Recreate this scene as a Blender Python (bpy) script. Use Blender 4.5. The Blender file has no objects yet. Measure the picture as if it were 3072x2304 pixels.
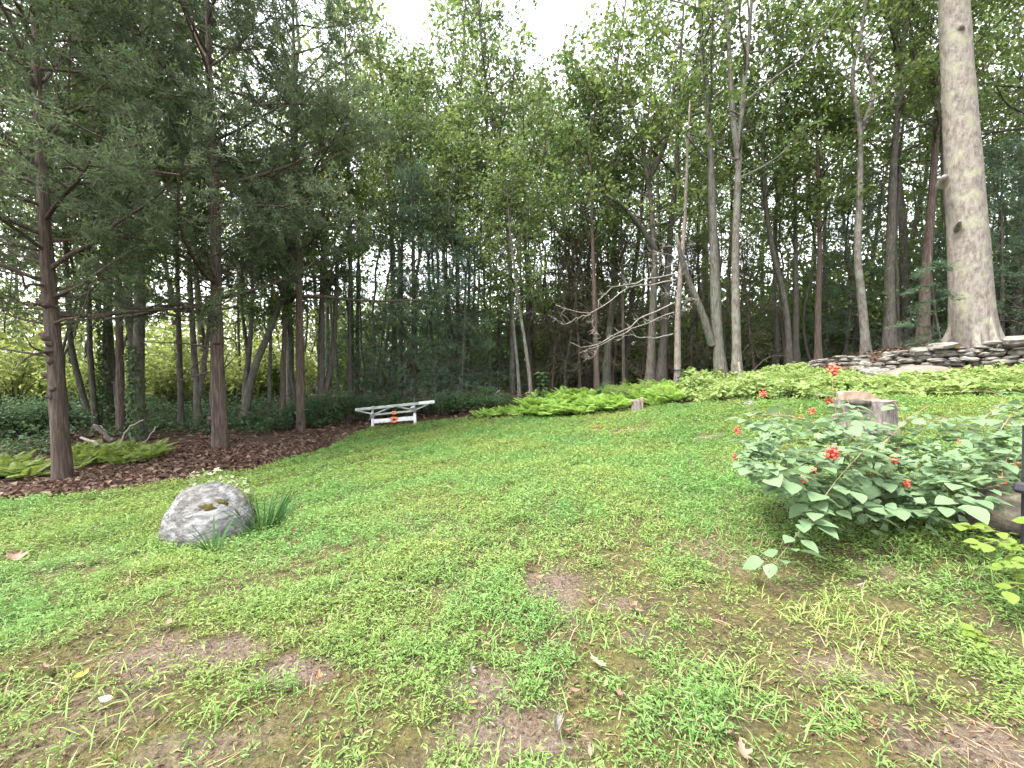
import bpy, math
import numpy as np

sc = bpy.context.scene
# ------------------------------------------------------------------ camera
F = 430.0                                     # focal length in pixels of a 1024 px wide frame
CAM = np.array([0.0, 0.0, 1.55])
PITCH = math.atan(12.0 / F)
cam = bpy.data.cameras.new('camera')
cam.sensor_width = 36.0
cam.lens = 36.0 * F / 1024.0
cam.clip_start = 0.05
cam.clip_end = 2000.0
cam_o = bpy.data.objects.new('camera', cam)
sc.collection.objects.link(cam_o)
cam_o.location = CAM
cam_o.rotation_euler = (math.pi / 2 - PITCH, 0, 0)
sc.camera = cam_o
# ------------------------------------------------------------------ sky, sun, exposure
SUN_EL, SUN_ROT = math.radians(62), math.radians(-115)     # high, to the left and a little behind, through thin cloud
world = bpy.data.worlds.new('World')
sc.world = world
world.use_nodes = True
wn, wl = world.node_tree.nodes, world.node_tree.links
wn.clear()
wo = wn.new('ShaderNodeOutputWorld')
wb = wn.new('ShaderNodeBackground')
sky = wn.new('ShaderNodeTexSky')
sky.sky_type = 'NISHITA'
sky.sun_disc = False
sky.sun_elevation = SUN_EL
sky.sun_rotation = SUN_ROT
sky.air_density = 1.0
sky.dust_density = 3.0
hs = wn.new('ShaderNodeHueSaturation')                      # a thin white overcast takes most of the blue out
hs.inputs['Saturation'].default_value = 0.16
wl.new(sky.outputs[0], hs.inputs['Color'])
wl.new(hs.outputs[0], wb.inputs['Color'])
wb.inputs['Strength'].default_value = 0.15
wl.new(wb.outputs[0], wo.inputs['Surface'])
sun = bpy.data.lights.new('sun', 'SUN')
sun.energy = 1.5
sun.angle = math.radians(25)
sun.color = (1.0, 0.96, 0.9)
sun_o = bpy.data.objects.new('sun', sun)
sc.collection.objects.link(sun_o)
sun_o.rotation_euler = (math.pi / 2 - SUN_EL, 0, -SUN_ROT + math.pi)
sc.view_settings.view_transform = 'Standard'
sc.view_settings.look = 'None'
sc.view_settings.gamma = 1.0
sc.view_settings.exposure = 2.82
sc.view_settings.use_curve_mapping = False
sc.render.engine = 'CYCLES'
cy = sc.cycles
cy.max_bounces = 7
cy.diffuse_bounces = 4
cy.glossy_bounces = 2
cy.transmission_bounces = 4
cy.transparent_max_bounces = 4
cy.use_denoising = True
cy.use_adaptive_sampling = True
cy.adaptive_threshold = 0.02
cy.sample_clamp_indirect = 6.0
cy.caustics_reflective = False
cy.caustics_refractive = False

# ------------------------------------------------------------------ pixels to places
cP, sP = math.cos(PITCH), math.sin(PITCH)
FWD, UPV, RGT = np.array([0, cP, -sP]), np.array([0, sP, cP]), np.array([1.0, 0, 0])

def ray(px, py):
    d = FWD + RGT * ((px - 512.0) / F) + UPV * ((384.0 - py) / F)
    return d / d[1]

def at(px, py, d):
    """the point d metres ahead that the photograph shows at pixel (px, py)"""
    return CAM + ray(px, py) * d

def norm(a):
    return a / np.maximum(np.linalg.norm(a, axis=-1, keepdims=True), 1e-9)

# ------------------------------------------------------------------ the lie of the land
_c = [(512, 768, 1.68), (512, 640, 2.5), (205, 545, 4.6), (59, 481, 8.0), (219, 449, 10.5), (137, 441, 12.0), (60, 425, 14),
      (11, 412, 18), (196, 428, 13.5), (394, 427, 14.0), (560, 417, 13.5), (519, 395, 17), (600, 395, 17), (677, 390, 15),
      (683, 404, 12.5), (750, 401, 10.5), (720, 379, 15.5), (865, 430, 6.6), (891, 398, 8.6), (870, 375, 12.5), (1022, 396, 8.2),
      (1010, 364, 11.2), (817, 366, 15), (782, 372, 16), (865, 355, 15.2), (970, 346, 13.2), (900, 522, 3.8),
      (512, 500, 5.2), (700, 450, 7.8), (340, 441, 11.8), (0, 505, 5.9), (170, 483, 7.2), (510, 440, 9.8), (820, 600, 2.9),
      (100, 620, 2.8), (330, 405, 21), (560, 392, 24), (760, 372, 24), (900, 350, 22), (60, 405, 26)]
_P = [at(*c) for c in _c] + [np.array(p, float) for p in
      [(0, -6, .0), (-7, -4, -.15), (8, -3, .6), (-2.2, 1.2, -.02), (2.4, 1.2, .06), (-14, 4, -.75), (15, 5, 1.7), (-22, 14, -.7), (24, 14, 2.8),
       (0, 38, 1.2), (-20, 36, .2), (22, 36, 2.6)]]
_P = np.array(_P)

def _U(r2):
    return 0.5 * r2 * np.log(np.maximum(r2, 1e-9))

def _fit(lam=1.0):
    n = len(_P)
    X = _P[:, :2]
    r2 = ((X[:, None] - X[None]) ** 2).sum(-1)
    A = np.zeros((n + 3, n + 3))
    A[:n, :n] = _U(r2) + lam * np.eye(n)
    A[:n, n] = 1; A[:n, n + 1:] = X
    A[n, :n] = 1; A[n + 1:, :n] = X.T
    b = np.zeros(n + 3); b[:n] = _P[:, 2]
    return np.linalg.solve(A, b)
_W = _fit()

def H(x, y):
    x = np.atleast_1d(np.asarray(x, float)); y = np.atleast_1d(np.asarray(y, float))
    dx, dy = x - 0.0, y - 12.0
    r = np.sqrt(dx * dx + dy * dy)
    k = np.where(r > 30, 30 / np.maximum(r, 1e-6), 1.0)
    qx, qy = dx * k, 12.0 + dy * k
    out = np.empty(len(qx))
    for s in range(0, len(qx), 40000):
        a, b = qx[s:s + 40000], qy[s:s + 40000]
        r2 = (a[:, None] - _P[None, :, 0]) ** 2 + (b[:, None] - _P[None, :, 1]) ** 2
        out[s:s + 40000] = _U(r2) @ _W[:-3] + _W[-3] + _W[-2] * a + _W[-1] * b
    out += .018 * np.sin(x * 2.3 + 1) * np.sin(y * 2.9) + .012 * np.sin(x * 5.1 - y * 3.7)
    return out

def h1(x, y):
    return float(H(x, y)[0])

def ground_px(px, py):
    """where the sight line through a pixel meets the ground"""
    t = np.concatenate([np.linspace(1.0, 30, 1500), np.linspace(30, 80, 200)])
    d = ray(px, py)
    p = CAM + t[:, None] * d
    under = np.nonzero(p[:, 2] < H(p[:, 0], p[:, 1]))[0]
    i = under[0] if len(under) else 600
    return p[i]

def gp(px, d):
    """ground point below/above pixel column px at depth d"""
    x = (px - 512.0) / F * d
    return np.array([x, d, h1(x, d)])

# ------------------------------------------------------------------ value noise
def vnoise(x, y, seed=0, s=1.0):
    x = np.asarray(x) * s; y = np.asarray(y) * s
    xi, yi = np.floor(x).astype(np.int64), np.floor(y).astype(np.int64)
    fx, fy = x - xi, y - yi
    fx, fy = fx * fx * (3 - 2 * fx), fy * fy * (3 - 2 * fy)
    def hsh(a, b):
        n = (a * 374761393 + b * 668265263 + seed * 2246822519) & 0xffffffff
        n = ((n ^ (n >> 13)) * 1274126177) & 0xffffffff
        return ((n ^ (n >> 16)) & 0xffff) / 65535.0
    return (hsh(xi, yi) * (1 - fx) + hsh(xi + 1, yi) * fx) * (1 - fy) + (hsh(xi, yi + 1) * (1 - fx) + hsh(xi + 1, yi + 1) * fx) * fy

def fbm(x, y, seed=0, s=1.0):
    return (vnoise(x, y, seed, s) * .5 + vnoise(x, y, seed + 7, s * 2.1) * .3 + vnoise(x, y, seed + 13, s * 4.3) * .2)

def sstep(a, b, x):
    t = np.clip((x - a) / (b - a), 0, 1)
    return t * t * (3 - 2 * t)

def inside(poly, x, y):
    poly = np.asarray(poly)
    c = np.zeros(len(x), bool)
    j = len(poly) - 1
    for i in range(len(poly)):
        xi, yi = poly[i][:2]; xj, yj = poly[j][:2]
        if yi != yj:
            c ^= ((yi > y) != (yj > y)) & (x < (xj - xi) * (y - yi) / (yj - yi) + xi)
        j = i
    return c

# ------------------------------------------------------------------ materials
def nodes_of(name):
    m = bpy.data.materials.new(name)
    m.use_nodes = True
    n, l = m.node_tree.nodes, m.node_tree.links
    n.clear()
    return m, n, l

def ramp(n, stops):
    r = n.new('ShaderNodeValToRGB')
    e = r.color_ramp.elements
    while len(e) < len(stops):
        e.new(0.5)
    for k, (p, c) in enumerate(stops):
        e[k].position = p
        e[k].color = (*c, 1)
    return r

def leaf_mat(name, stops, trans=0.4, rough=0.5, patch=None, tmul=1.5, spec=.2):
    """leaves: each leaf its own tint (random per island), light let through"""
    m, n, l = nodes_of(name)
    out = n.new('ShaderNodeOutputMaterial')
    geo = n.new('ShaderNodeNewGeometry')
    oi = n.new('ShaderNodeObjectInfo')
    add = n.new('ShaderNodeMath'); add.operation = 'MULTIPLY_ADD'
    l.new(oi.outputs['Random'], add.inputs[0]); add.inputs[1].default_value = .3
    mul = n.new('ShaderNodeMath'); mul.operation = 'MULTIPLY'; mul.inputs[1].default_value = .7
    l.new(geo.outputs['Random Per Island'], mul.inputs[0])
    l.new(mul.outputs[0], add.inputs[2])
    r = ramp(n, stops)
    l.new(add.outputs[0], r.inputs[0])
    col = r.outputs[0]
    if patch:                                     # slow drift of tint over the ground
        tc = n.new('ShaderNodeNewGeometry')
        nz = n.new('ShaderNodeTexNoise'); nz.inputs['Scale'].default_value = patch[0]; nz.inputs['Detail'].default_value = 4
        l.new(tc.outputs['Position'], nz.inputs['Vector'])
        r2 = ramp(n, [(.36, patch[1]), (.62, patch[2])])
        l.new(nz.outputs[0], r2.inputs[0])
        mx = n.new('ShaderNodeMix'); mx.data_type = 'RGBA'; mx.blend_type = 'MULTIPLY'; mx.inputs[0].default_value = 1
        l.new(col, mx.inputs[6]); l.new(r2.outputs[0], mx.inputs[7])
        col = mx.outputs[2]
    p = n.new('ShaderNodeBsdfPrincipled')
    p.inputs['Roughness'].default_value = rough
    p.inputs['Specular IOR Level'].default_value = spec
    l.new(col, p.inputs['Base Color'])
    t = n.new('ShaderNodeBsdfTranslucent')
    hsv = n.new('ShaderNodeHueSaturation')
    hsv.inputs['Hue'].default_value = .485
    hsv.inputs['Saturation'].default_value = 1.1
    hsv.inputs['Value'].default_value = tmul
    l.new(col, hsv.inputs['Color']); l.new(hsv.outputs[0], t.inputs['Color'])
    mix = n.new('ShaderNodeMixShader')
    mix.inputs[0].default_value = trans
    l.new(p.outputs[0], mix.inputs[1]); l.new(t.outputs[0], mix.inputs[2])
    l.new(mix.outputs[0], out.inputs[0])
    return m

def bark_mat(name, c1, c2, c3=None, sc_=(7, 7, 1.1), bump=.5, lichen=.0, lcol=(.3, .33, .26), dist=.03):
    m, n, l = nodes_of(name)
    out = n.new('ShaderNodeOutputMaterial')
    p = n.new('ShaderNodeBsdfPrincipled')
    p.inputs['Roughness'].default_value = .9
    p.inputs['Specular IOR Level'].default_value = .15
    tc = n.new('ShaderNodeTexCoord')
    mp = n.new('ShaderNodeMapping'); mp.inputs['Scale'].default_value = sc_
    l.new(tc.outputs['Object'], mp.inputs[0])
    nz = n.new('ShaderNodeTexNoise'); nz.inputs['Scale'].default_value = 3.0; nz.inputs['Detail'].default_value = 7; nz.inputs['Roughness'].default_value = .65
    l.new(mp.outputs[0], nz.inputs['Vector'])
    r = ramp(n, [(.3, c1), (.52, c2), (.72, c3 or tuple(min(1, v * 1.4) for v in c2))])
    l.new(nz.outputs[0], r.inputs[0])
    col = r.outputs[0]
    n2 = n.new('ShaderNodeTexNoise'); n2.inputs['Scale'].default_value = 2.6; n2.inputs['Detail'].default_value = 6
    l.new(tc.outputs['Object'], n2.inputs['Vector'])
    r2 = ramp(n, [(.5, (0, 0, 0)), (.66, (1, 1, 1))])
    l.new(n2.outputs[0], r2.inputs[0])
    mm = n.new('ShaderNodeMath'); mm.operation = 'MULTIPLY'; mm.inputs[1].default_value = lichen
    l.new(r2.outputs[0], mm.inputs[0])
    mx = n.new('ShaderNodeMix'); mx.data_type = 'RGBA'
    l.new(mm.outputs[0], mx.inputs[0]); l.new(col, mx.inputs[6]); mx.inputs[7].default_value = (*lcol, 1)
    l.new(mx.outputs[2], p.inputs['Base Color'])
    b = n.new('ShaderNodeBump'); b.inputs['Strength'].default_value = bump; b.inputs['Distance'].default_value = dist
    l.new(nz.outputs[0], b.inputs['Height']); l.new(b.outputs[0], p.inputs['Normal'])
    l.new(p.outputs[0], out.inputs[0])
    return m

def plain_mat(name, stops, scale=6, rough=.6, bump=.0, spec=.3, detail=6, dist=.01, metal=0):
    m, n, l = nodes_of(name)
    out = n.new('ShaderNodeOutputMaterial')
    p = n.new('ShaderNodeBsdfPrincipled')
    p.inputs['Roughness'].default_value = rough
    p.inputs['Specular IOR Level'].default_value = spec
    p.inputs['Metallic'].default_value = metal
    tc = n.new('ShaderNodeTexCoord')
    oi = n.new('ShaderNodeObjectInfo')
    va = n.new('ShaderNodeVectorMath'); va.operation = 'ADD'
    sc3 = n.new('ShaderNodeVectorMath'); sc3.operation = 'SCALE'; sc3.inputs['Scale'].default_value = 37
    cb = n.new('ShaderNodeCombineXYZ')
    l.new(oi.outputs['Random'], cb.inputs[0]); l.new(oi.outputs['Random'], cb.inputs[1])
    l.new(cb.outputs[0], sc3.inputs[0])
    l.new(tc.outputs['Object'], va.inputs[0]); l.new(sc3.outputs[0], va.inputs[1])
    nz = n.new('ShaderNodeTexNoise'); nz.inputs['Scale'].default_value = scale; nz.inputs['Detail'].default_value = detail; nz.inputs['Roughness'].default_value = .65
    l.new(va.outputs[0], nz.inputs['Vector'])
    r = ramp(n, stops)
    l.new(nz.outputs[0], r.inputs[0])
    l.new(r.outputs[0], p.inputs['Base Color'])
    if bump:
        b = n.new('ShaderNodeBump'); b.inputs['Strength'].default_value = bump; b.inputs['Distance'].default_value = dist
        l.new(nz.outputs[0], b.inputs['Height']); l.new(b.outputs[0], p.inputs['Normal'])
    l.new(p.outputs[0], out.inputs[0])
    return m

M = {}
M['oak_leaf'] = leaf_mat('oak_leaf', [(0, (.046, .076, .028)), (.5, (.075, .116, .038)), (1, (.125, .162, .05))], .5)
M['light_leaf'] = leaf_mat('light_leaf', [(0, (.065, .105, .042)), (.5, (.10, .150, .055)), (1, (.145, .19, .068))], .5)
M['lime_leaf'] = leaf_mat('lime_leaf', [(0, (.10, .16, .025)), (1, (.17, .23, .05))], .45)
M['painted_sun_leaf'] = leaf_mat('painted_sun_leaf', [(0, (.13, .18, .055)), (.5, (.19, .235, .08)), (1, (.25, .27, .12))], .55, tmul=1.5)  # sunlight on the far-left woods, put into the leaf colour
M['cedar_leaf'] = leaf_mat('cedar_leaf', [(0, (.060, .076, .048)), (.5, (.086, .115, .064)), (.8, (.095, .155, .058)), (1, (.140, .135, .095))], .35, .7)
M['hemlock_leaf'] = leaf_mat('hemlock_leaf', [(0, (.055, .092, .060)), (1, (.10, .150, .085))], .35, .6)
M['brown_fir'] = leaf_mat('brown_fir', [(0, (.050, .046, .030)), (.6, (.070, .076, .040)), (1, (.10, .085, .06))], .22, .7)
M['shrub_leaf'] = leaf_mat('shrub_leaf', [(0, (.032, .064, .028)), (1, (.070, .120, .050))], .35, .45)
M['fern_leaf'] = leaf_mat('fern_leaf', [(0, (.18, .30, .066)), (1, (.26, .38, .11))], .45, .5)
M['weed_leaf'] = leaf_mat('weed_leaf', [(0, (.13, .20, .060)), (.6, (.19, .26, .085)), (1, (.25, .29, .12))], .42, .5)
M['berry_leaf'] = leaf_mat('berry_leaf', [(0, (.080, .138, .068)), (1, (.150, .215, .112))], .3, .6, spec=.25)
M['grass_leaf'] = leaf_mat('grass_leaf', [(0, (.070, .120, .036)), (.5, (.130, .215, .060)), (.85, (.185, .278, .088)), (1, (.21, .228, .12))], .3, .5,
                           patch=(.6, (1.2, 1.04, .95), (.80, .98, .92)))
M['moss_tuft'] = leaf_mat('moss_tuft', [(0, (.065, .068, .020)), (.6, (.11, .104, .030)), (1, (.13, .088, .04))], .2, .8)
M['dry_blade'] = leaf_mat('dry_blade', [(0, (.16, .11, .06)), (1, (.34, .25, .15))], .2, .7)
M['iris_leaf'] = leaf_mat('iris_leaf', [(0, (.035, .085, .028)), (1, (.07, .14, .05))], .25, .4)
M['vine_leaf'] = leaf_mat('vine_leaf', [(0, (.16, .22, .11)), (1, (.28, .34, .19))], .3, .5)
M['ivy_leaf'] = leaf_mat('ivy_leaf', [(0, (.025, .05, .018)), (1, (.06, .10, .03))], .3, .5)
M['crumb'] = leaf_mat('crumb', [(0, (.028, .020, .015)), (.6, (.085, .064, .050)), (.93, (.16, .13, .105)), (1, (.32, .30, .27))], .0, .95, spec=.1)
M['litter'] = leaf_mat('litter', [(0, (.038, .022, .015)), (.4, (.085, .052, .037)), (.75, (.15, .100, .073)), (1, (.27, .205, .16))], .1, .8)
M['cedar_bark'] = bark_mat('cedar_bark', (.034, .025, .020), (.085, .064, .052), (.17, .138, .118), (10, 10, .8), 1.0, .25, (.10, .10, .075), dist=.05)
M['grey_bark'] = bark_mat('grey_bark', (.036, .033, .027), (.088, .082, .068), (.17, .16, .138), (7, 7, 1.6), .9, .6, (.115, .125, .095))
M['dark_bark'] = bark_mat('dark_bark', (.030, .026, .022), (.068, .060, .050), (.12, .11, .095), (7, 7, 1.4), .7, .35, (.10, .11, .075))
M['red_bark'] = bark_mat('red_bark', (.038, .028, .023), (.080, .060, .049), (.14, .11, .09), (8, 8, 1.0), .7, .2, (.12, .11, .09))
M['pale_bark'] = bark_mat('pale_bark', (.045, .040, .032), (.110, .099, .083), (.195, .178, .155), (6, 6, 1.8), .9, .7, (.165, .175, .14))
M['giant_bark'] = bark_mat('giant_bark', (.085, .072, .060), (.165, .145, .126), (.235, .212, .187), (3.6, 3.6, 1.5), .9, .6, (.22, .225, .15), dist=.05)
M['pine_bark'] = bark_mat('pine_bark', (.060, .048, .040), (.140, .117, .100), (.22, .192, .168), (7, 7, 3), .8, .3, (.30, .28, .25))
M['dead_wood'] = bark_mat('dead_wood', (.10, .088, .072), (.22, .20, .175), (.36, .335, .305), (9, 9, 9), .3, .3, (.20, .22, .16))
M['cut_wood'] = plain_mat('cut_wood', [(.3, (.13, .095, .066)), (.6, (.24, .185, .138)), (.8, (.33, .265, .205))], 9, .85, .4)
M['stone'] = plain_mat('stone', [(.28, (.045, .042, .034)), (.45, (.105, .098, .084)), (.6, (.175, .163, .142)), (.75, (.135, .136, .092))], 3, .9, .7, .2, 8, .03)
M['slab_stone'] = plain_mat('slab_stone', [(.3, (.085, .070, .056)), (.5, (.135, .112, .092)), (.7, (.18, .152, .128))], 4, .9, .5, .2, 8, .03)
M['brown_stone'] = plain_mat('brown_stone', [(.3, (.028, .024, .018)), (.5, (.062, .052, .042)), (.72, (.12, .11, .08))], 7, .95, .9, .15, 9, .04)
M['moss'] = plain_mat('moss', [(.3, (.030, .026, .009)), (.7, (.080, .064, .017))], 30, .95, 1.0, .1, 8, .02)
M['white_paint'] = plain_mat('white_paint', [(.34, (.25, .25, .235)), (.46, (.46, .47, .475)), (.7, (.58, .59, .605))], 9, .5, .1)
M['grey_paint'] = plain_mat('grey_paint', [(.35, (.19, .20, .18)), (.65, (.36, .37, .345))], 10, .6, .2)
M['dark_metal'] = plain_mat('dark_metal', [(.3, (.07, .075, .08)), (.7, (.14, .145, .15))], 20, .5, .1)
M['orange'] = plain_mat('orange', [(.3, (.42, .13, .07)), (.7, (.55, .20, .11))], 20, .5)
M['dark_red'] = plain_mat('dark_red', [(.3, (.05, .01, .01)), (.7, (.09, .018, .015))], 20, .5)
M['black_plastic'] = plain_mat('black_plastic', [(.3, (.014, .013, .018)), (.7, (.03, .028, .036))], 20, .45)
M['berry'] = leaf_mat('berry', [(0, (.36, .025, .02)), (.5, (.50, .06, .035)), (1, (.66, .24, .11))], .12, .25, spec=.6)
M['cane'] = plain_mat('cane', [(.3, (.14, .07, .05)), (.7, (.24, .15, .09))], 12, .6)
M['green_cane'] = plain_mat('green_cane', [(.3, (.085, .080, .035)), (.7, (.15, .135, .065))], 12, .6)

def fallen_mat(name, a, b):
    return leaf_mat(name, [(0, a), (1, b)], .15, .7)
FM = {'tan': ((.15, .10, .07), (.22, .155, .115)), 'rose': ((.17, .085, .062), (.24, .135, .105)), 'brown': ((.09, .048, .03), (.14, .075, .048)),
      'dark': ((.045, .024, .02), (.07, .037, .03)), 'yellow': ((.40, .26, .04), (.50, .35, .07)), 'pale': ((.19, .23, .12), (.25, .28, .16)),
      'orange': ((.26, .12, .055), (.33, .17, .085)), 'grey': ((.13, .115, .095), (.20, .18, .155)), 'green': ((.12, .21, .07), (.16, .26, .09))}
FM = {k: fallen_mat('fallen_' + k, *v) for k, v in FM.items()}

# ground: soil, moss, litter and thin turf by weights laid out on the land
def ground_mat():
    m, n, l = nodes_of('earth')
    out = n.new('ShaderNodeOutputMaterial')
    p = n.new('ShaderNodeBsdfPrincipled')
    p.inputs['Roughness'].default_value = .95
    p.inputs['Specular IOR Level'].default_value = .12
    geo = n.new('ShaderNodeNewGeometry')
    def noise(s, d=6):
        z = n.new('ShaderNodeTexNoise'); z.inputs['Scale'].default_value = s; z.inputs['Detail'].default_value = d; z.inputs['Roughness'].default_value = .65
        l.new(geo.outputs['Position'], z.inputs['Vector'])
        return z
    fine = noise(38, 8)
    mid = noise(7)
    def mixc(f, a, b):
        x = n.new('ShaderNodeMix'); x.data_type = 'RGBA'
        l.new(f, x.inputs[0]); l.new(a, x.inputs[6]); l.new(b, x.inputs[7])
        return x.outputs[2]
    def attr(name):
        a = n.new('ShaderNodeAttribute'); a.attribute_name = name
        return a.outputs['Fac']
    def rp(src, stops):
        r = ramp(n, stops); l.new(src.outputs[0], r.inputs[0]); return r.outputs[0]
    turf = rp(fine, [(.3, (.022, .018, .011)), (.5, (.050, .043, .022)), (.72, (.10, .086, .045))])
    moss = rp(fine, [(.28, (.030, .026, .012)), (.5, (.072, .064, .024)), (.72, (.125, .110, .042))])
    soil = rp(fine, [(.28, (.050, .036, .027)), (.5, (.095, .072, .056)), (.72, (.16, .128, .102))])
    lit = rp(fine, [(.3, (.028, .017, .011)), (.5, (.068, .042, .030)), (.7, (.125, .085, .063))])
    wood = rp(fine, [(.3, (.022, .015, .010)), (.55, (.055, .036, .024)), (.75, (.10, .07, .05))])
    mm = n.new('ShaderNodeMath'); mm.operation = 'MULTIPLY_ADD'; mm.use_clamp = True
    r0 = ramp(n, [(.42, (0, 0, 0)), (.62, (1, 1, 1))]); l.new(mid.outputs[0], r0.inputs[0])
    c = mixc(r0.outputs[0], turf, moss)
    c = mixc(attr('moss'), c, moss)
    c = mixc(attr('soil'), c, soil)
    c = mixc(attr('wood'), c, wood)
    c = mixc(attr('mulch'), c, lit)
    l.new(c, p.inputs['Base Color'])
    b = n.new('ShaderNodeBump'); b.inputs['Strength'].default_value = .8; b.inputs['Distance'].default_value = .03
    l.new(fine.outputs[0], b.inputs['Height']); l.new(b.outputs[0], p.inputs['Normal'])
    l.new(p.outputs[0], out.inputs[0])
    return m
M['earth'] = ground_mat()

# ------------------------------------------------------------------ objects and meshes
def tag(o, label=None, cat=None, group=None, kind=None):
    for k, v in (('label', label), ('category', cat), ('group', group), ('kind', kind)):
        if v:
            o[k] = v
    return o

def link(o, parent=None):
    sc.collection.objects.link(o)
    if parent is not None:
        o.parent = parent
    return o

def empty(name, loc, rz=0.0, s=1.0):
    o = bpy.data.objects.new(name, None)
    o.location = loc
    o.rotation_euler = (0, 0, rz)
    o.scale = (s, s, s)
    o.empty_display_size = .2
    return link(o)

class MB:
    """collects vertices and faces for one mesh"""
    def __init__(self):
        self.v, self.f, self.m, self.n = [], [], [], 0
    def add(self, V, faces, mat=0):
        V = np.asarray(V, float).reshape(-1, 3)
        for fa in (faces if isinstance(faces, list) else [faces]):
            fa = np.asarray(fa, np.int64)
            if len(fa):
                self.f.append(fa + self.n)
                self.m.append(np.full(len(fa), mat))
        self.v.append(V)
        self.n += len(V)
    def mesh(self, name, mats, smooth=True):
        me = bpy.data.meshes.new(name)
        V = np.concatenate(self.v) if self.v else np.zeros((0, 3))
        me.vertices.add(len(V))
        me.vertices.foreach_set('co', V.astype(np.float32).ravel())
        idx = np.concatenate([f.ravel() for f in self.f])
        tot = np.concatenate([np.full(len(f), f.shape[1]) for f in self.f])
        start = np.concatenate([[0], np.cumsum(tot)[:-1]])
        me.loops.add(len(idx)); me.loops.foreach_set('vertex_index', idx.astype(np.int32))
        me.polygons.add(len(tot))
        me.polygons.foreach_set('loop_start', start.astype(np.int32))
        me.polygons.foreach_set('loop_total', tot.astype(np.int32))
        for k in (mats if isinstance(mats, (list, tuple)) else [mats]):
            me.materials.append(M[k] if isinstance(k, str) else k)
        me.polygons.foreach_set('material_index', np.concatenate(self.m).astype(np.int32))
        me.polygons.foreach_set('use_smooth', np.full(len(tot), smooth))
        me.update(calc_edges=True)
        return me
    def obj(self, name, mats, parent=None, smooth=True, loc=None):
        o = link(bpy.data.objects.new(name, self.mesh(name, mats, smooth)), parent)
        if loc is not None:
            o.location = loc
        return o

def tube(mb, pts, rad, sides=6, mat=0, cap=True, bumpy=0.0, rng=None):
    pts = np.asarray(pts, float); n = len(pts)
    rad = np.broadcast_to(np.asarray(rad, float), (n,))
    t = norm(np.gradient(pts, axis=0))
    mean = norm(pts[-1] - pts[0])
    ref = np.array([1.0, 0, 0]) if abs(mean[0]) < .7 else np.array([0, 0, 1.0])
    u = norm(np.cross(t, ref)); w = np.cross(t, u)
    a = np.arange(sides) / sides * 2 * math.pi
    r = rad[:, None] * np.ones(sides)
    if bumpy and rng is not None:
        k = rng.normal(0, bumpy, (n, sides)); lobes = 1 + bumpy * np.sin(a * 3 + rng.random() * 6)[None]
        r = r * (1 + k) * lobes
    V = pts[:, None] + r[..., None] * (np.cos(a)[None, :, None] * u[:, None] + np.sin(a)[None, :, None] * w[:, None])
    V = V.reshape(-1, 3)
    i = np.arange(n - 1)[:, None] * sides; j = np.arange(sides)[None]; j2 = (j + 1) % sides
    q = np.stack([i + j, i + j2, i + sides + j2, i + sides + j], -1).reshape(-1, 4)
    fs = [q]
    if cap:
        V = np.concatenate([V, pts[-1:]])
        b = (n - 1) * sides
        fs.append(np.stack([b + np.arange(sides), b + (np.arange(sides) + 1) % sides, np.full(sides, n * sides)], -1))
    mb.add(V, fs, mat)

def leaves(mb, P, A, N, L, W, mat=0, fold=.12, tip=.0):
    """one folded diamond leaf per row: base P, axis A, face normal N, length L, width W"""
    n = len(P)
    A = norm(A); B = norm(np.cross(N, A)); N = np.cross(A, B)
    L = np.broadcast_to(L, (n,))[:, None]; W = np.broadcast_to(W, (n,))[:, None]
    m = P + A * L * .48
    V = np.stack([P, m + B * W * .5 + N * W * fold, P + A * L - N * L * tip, m - B * W * .5 + N * W * fold], 1).reshape(-1, 3)
    k = np.arange(n)[:, None] * 4
    mb.add(V, [np.concatenate([k + [0, 1, 2], k + [0, 2, 3]], 1).reshape(-1, 3)], mat)

def blades(mb, P, A, L, W, rng, mat=0):
    """thin pointed three-cornered needles or blades"""
    n = len(P)
    A = norm(A); B = norm(np.cross(A, rng.normal(size=(n, 3))))
    L = np.broadcast_to(L, (n,))[:, None]; W = np.broadcast_to(W, (n,))[:, None]
    V = np.stack([P + B * W * .5, P - B * W * .5, P + A * L], 1).reshape(-1, 3)
    mb.add(V, [np.arange(n * 3).reshape(-1, 3)], mat)

def resample(path, n):
    path = np.asarray(path, float)
    s = np.concatenate([[0], np.cumsum(np.linalg.norm(np.diff(path, axis=0), axis=1))])
    t = np.linspace(0, s[-1], n)
    return np.stack([np.interp(t, s, path[:, k]) for k in range(3)], 1)

def smooth_path(path, n):
    p = resample(path, n * 3)
    for _ in range(4):
        p[1:-1] = (p[:-2] + 2 * p[1:-1] + p[2:]) / 4
    return resample(p, n)

def box(mb, c, half, R=None, mat=0):
    s = np.array([[x, y, z] for z in (-1, 1) for x, y in ((-1, -1), (1, -1), (1, 1), (-1, 1))], float) * half
    if R is not None:
        s = s @ np.asarray(R).T
    f = [[3, 2, 1, 0], [4, 5, 6, 7], [0, 1, 5, 4], [1, 2, 6, 5], [2, 3, 7, 6], [3, 0, 4, 7]]
    mb.add(s + c, [np.array(f)], mat)

def bar(mb, a, b, w, h, mat=0, up=(0, 0, 1)):
    """a squared bar from a to b"""
    a, b = np.asarray(a, float), np.asarray(b, float)
    x = norm(b - a); y = norm(np.cross(np.asarray(up, float), x)); z = np.cross(x, y)
    box(mb, (a + b) / 2, (np.linalg.norm(b - a) / 2, w / 2, h / 2), np.stack([x, y, z], 1), mat)

def bevel(o, w=.006, seg=1):
    md = o.modifiers.new('bevel', 'BEVEL'); md.width = w; md.segments = seg; md.limit_method = 'ANGLE'
    return o

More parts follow.
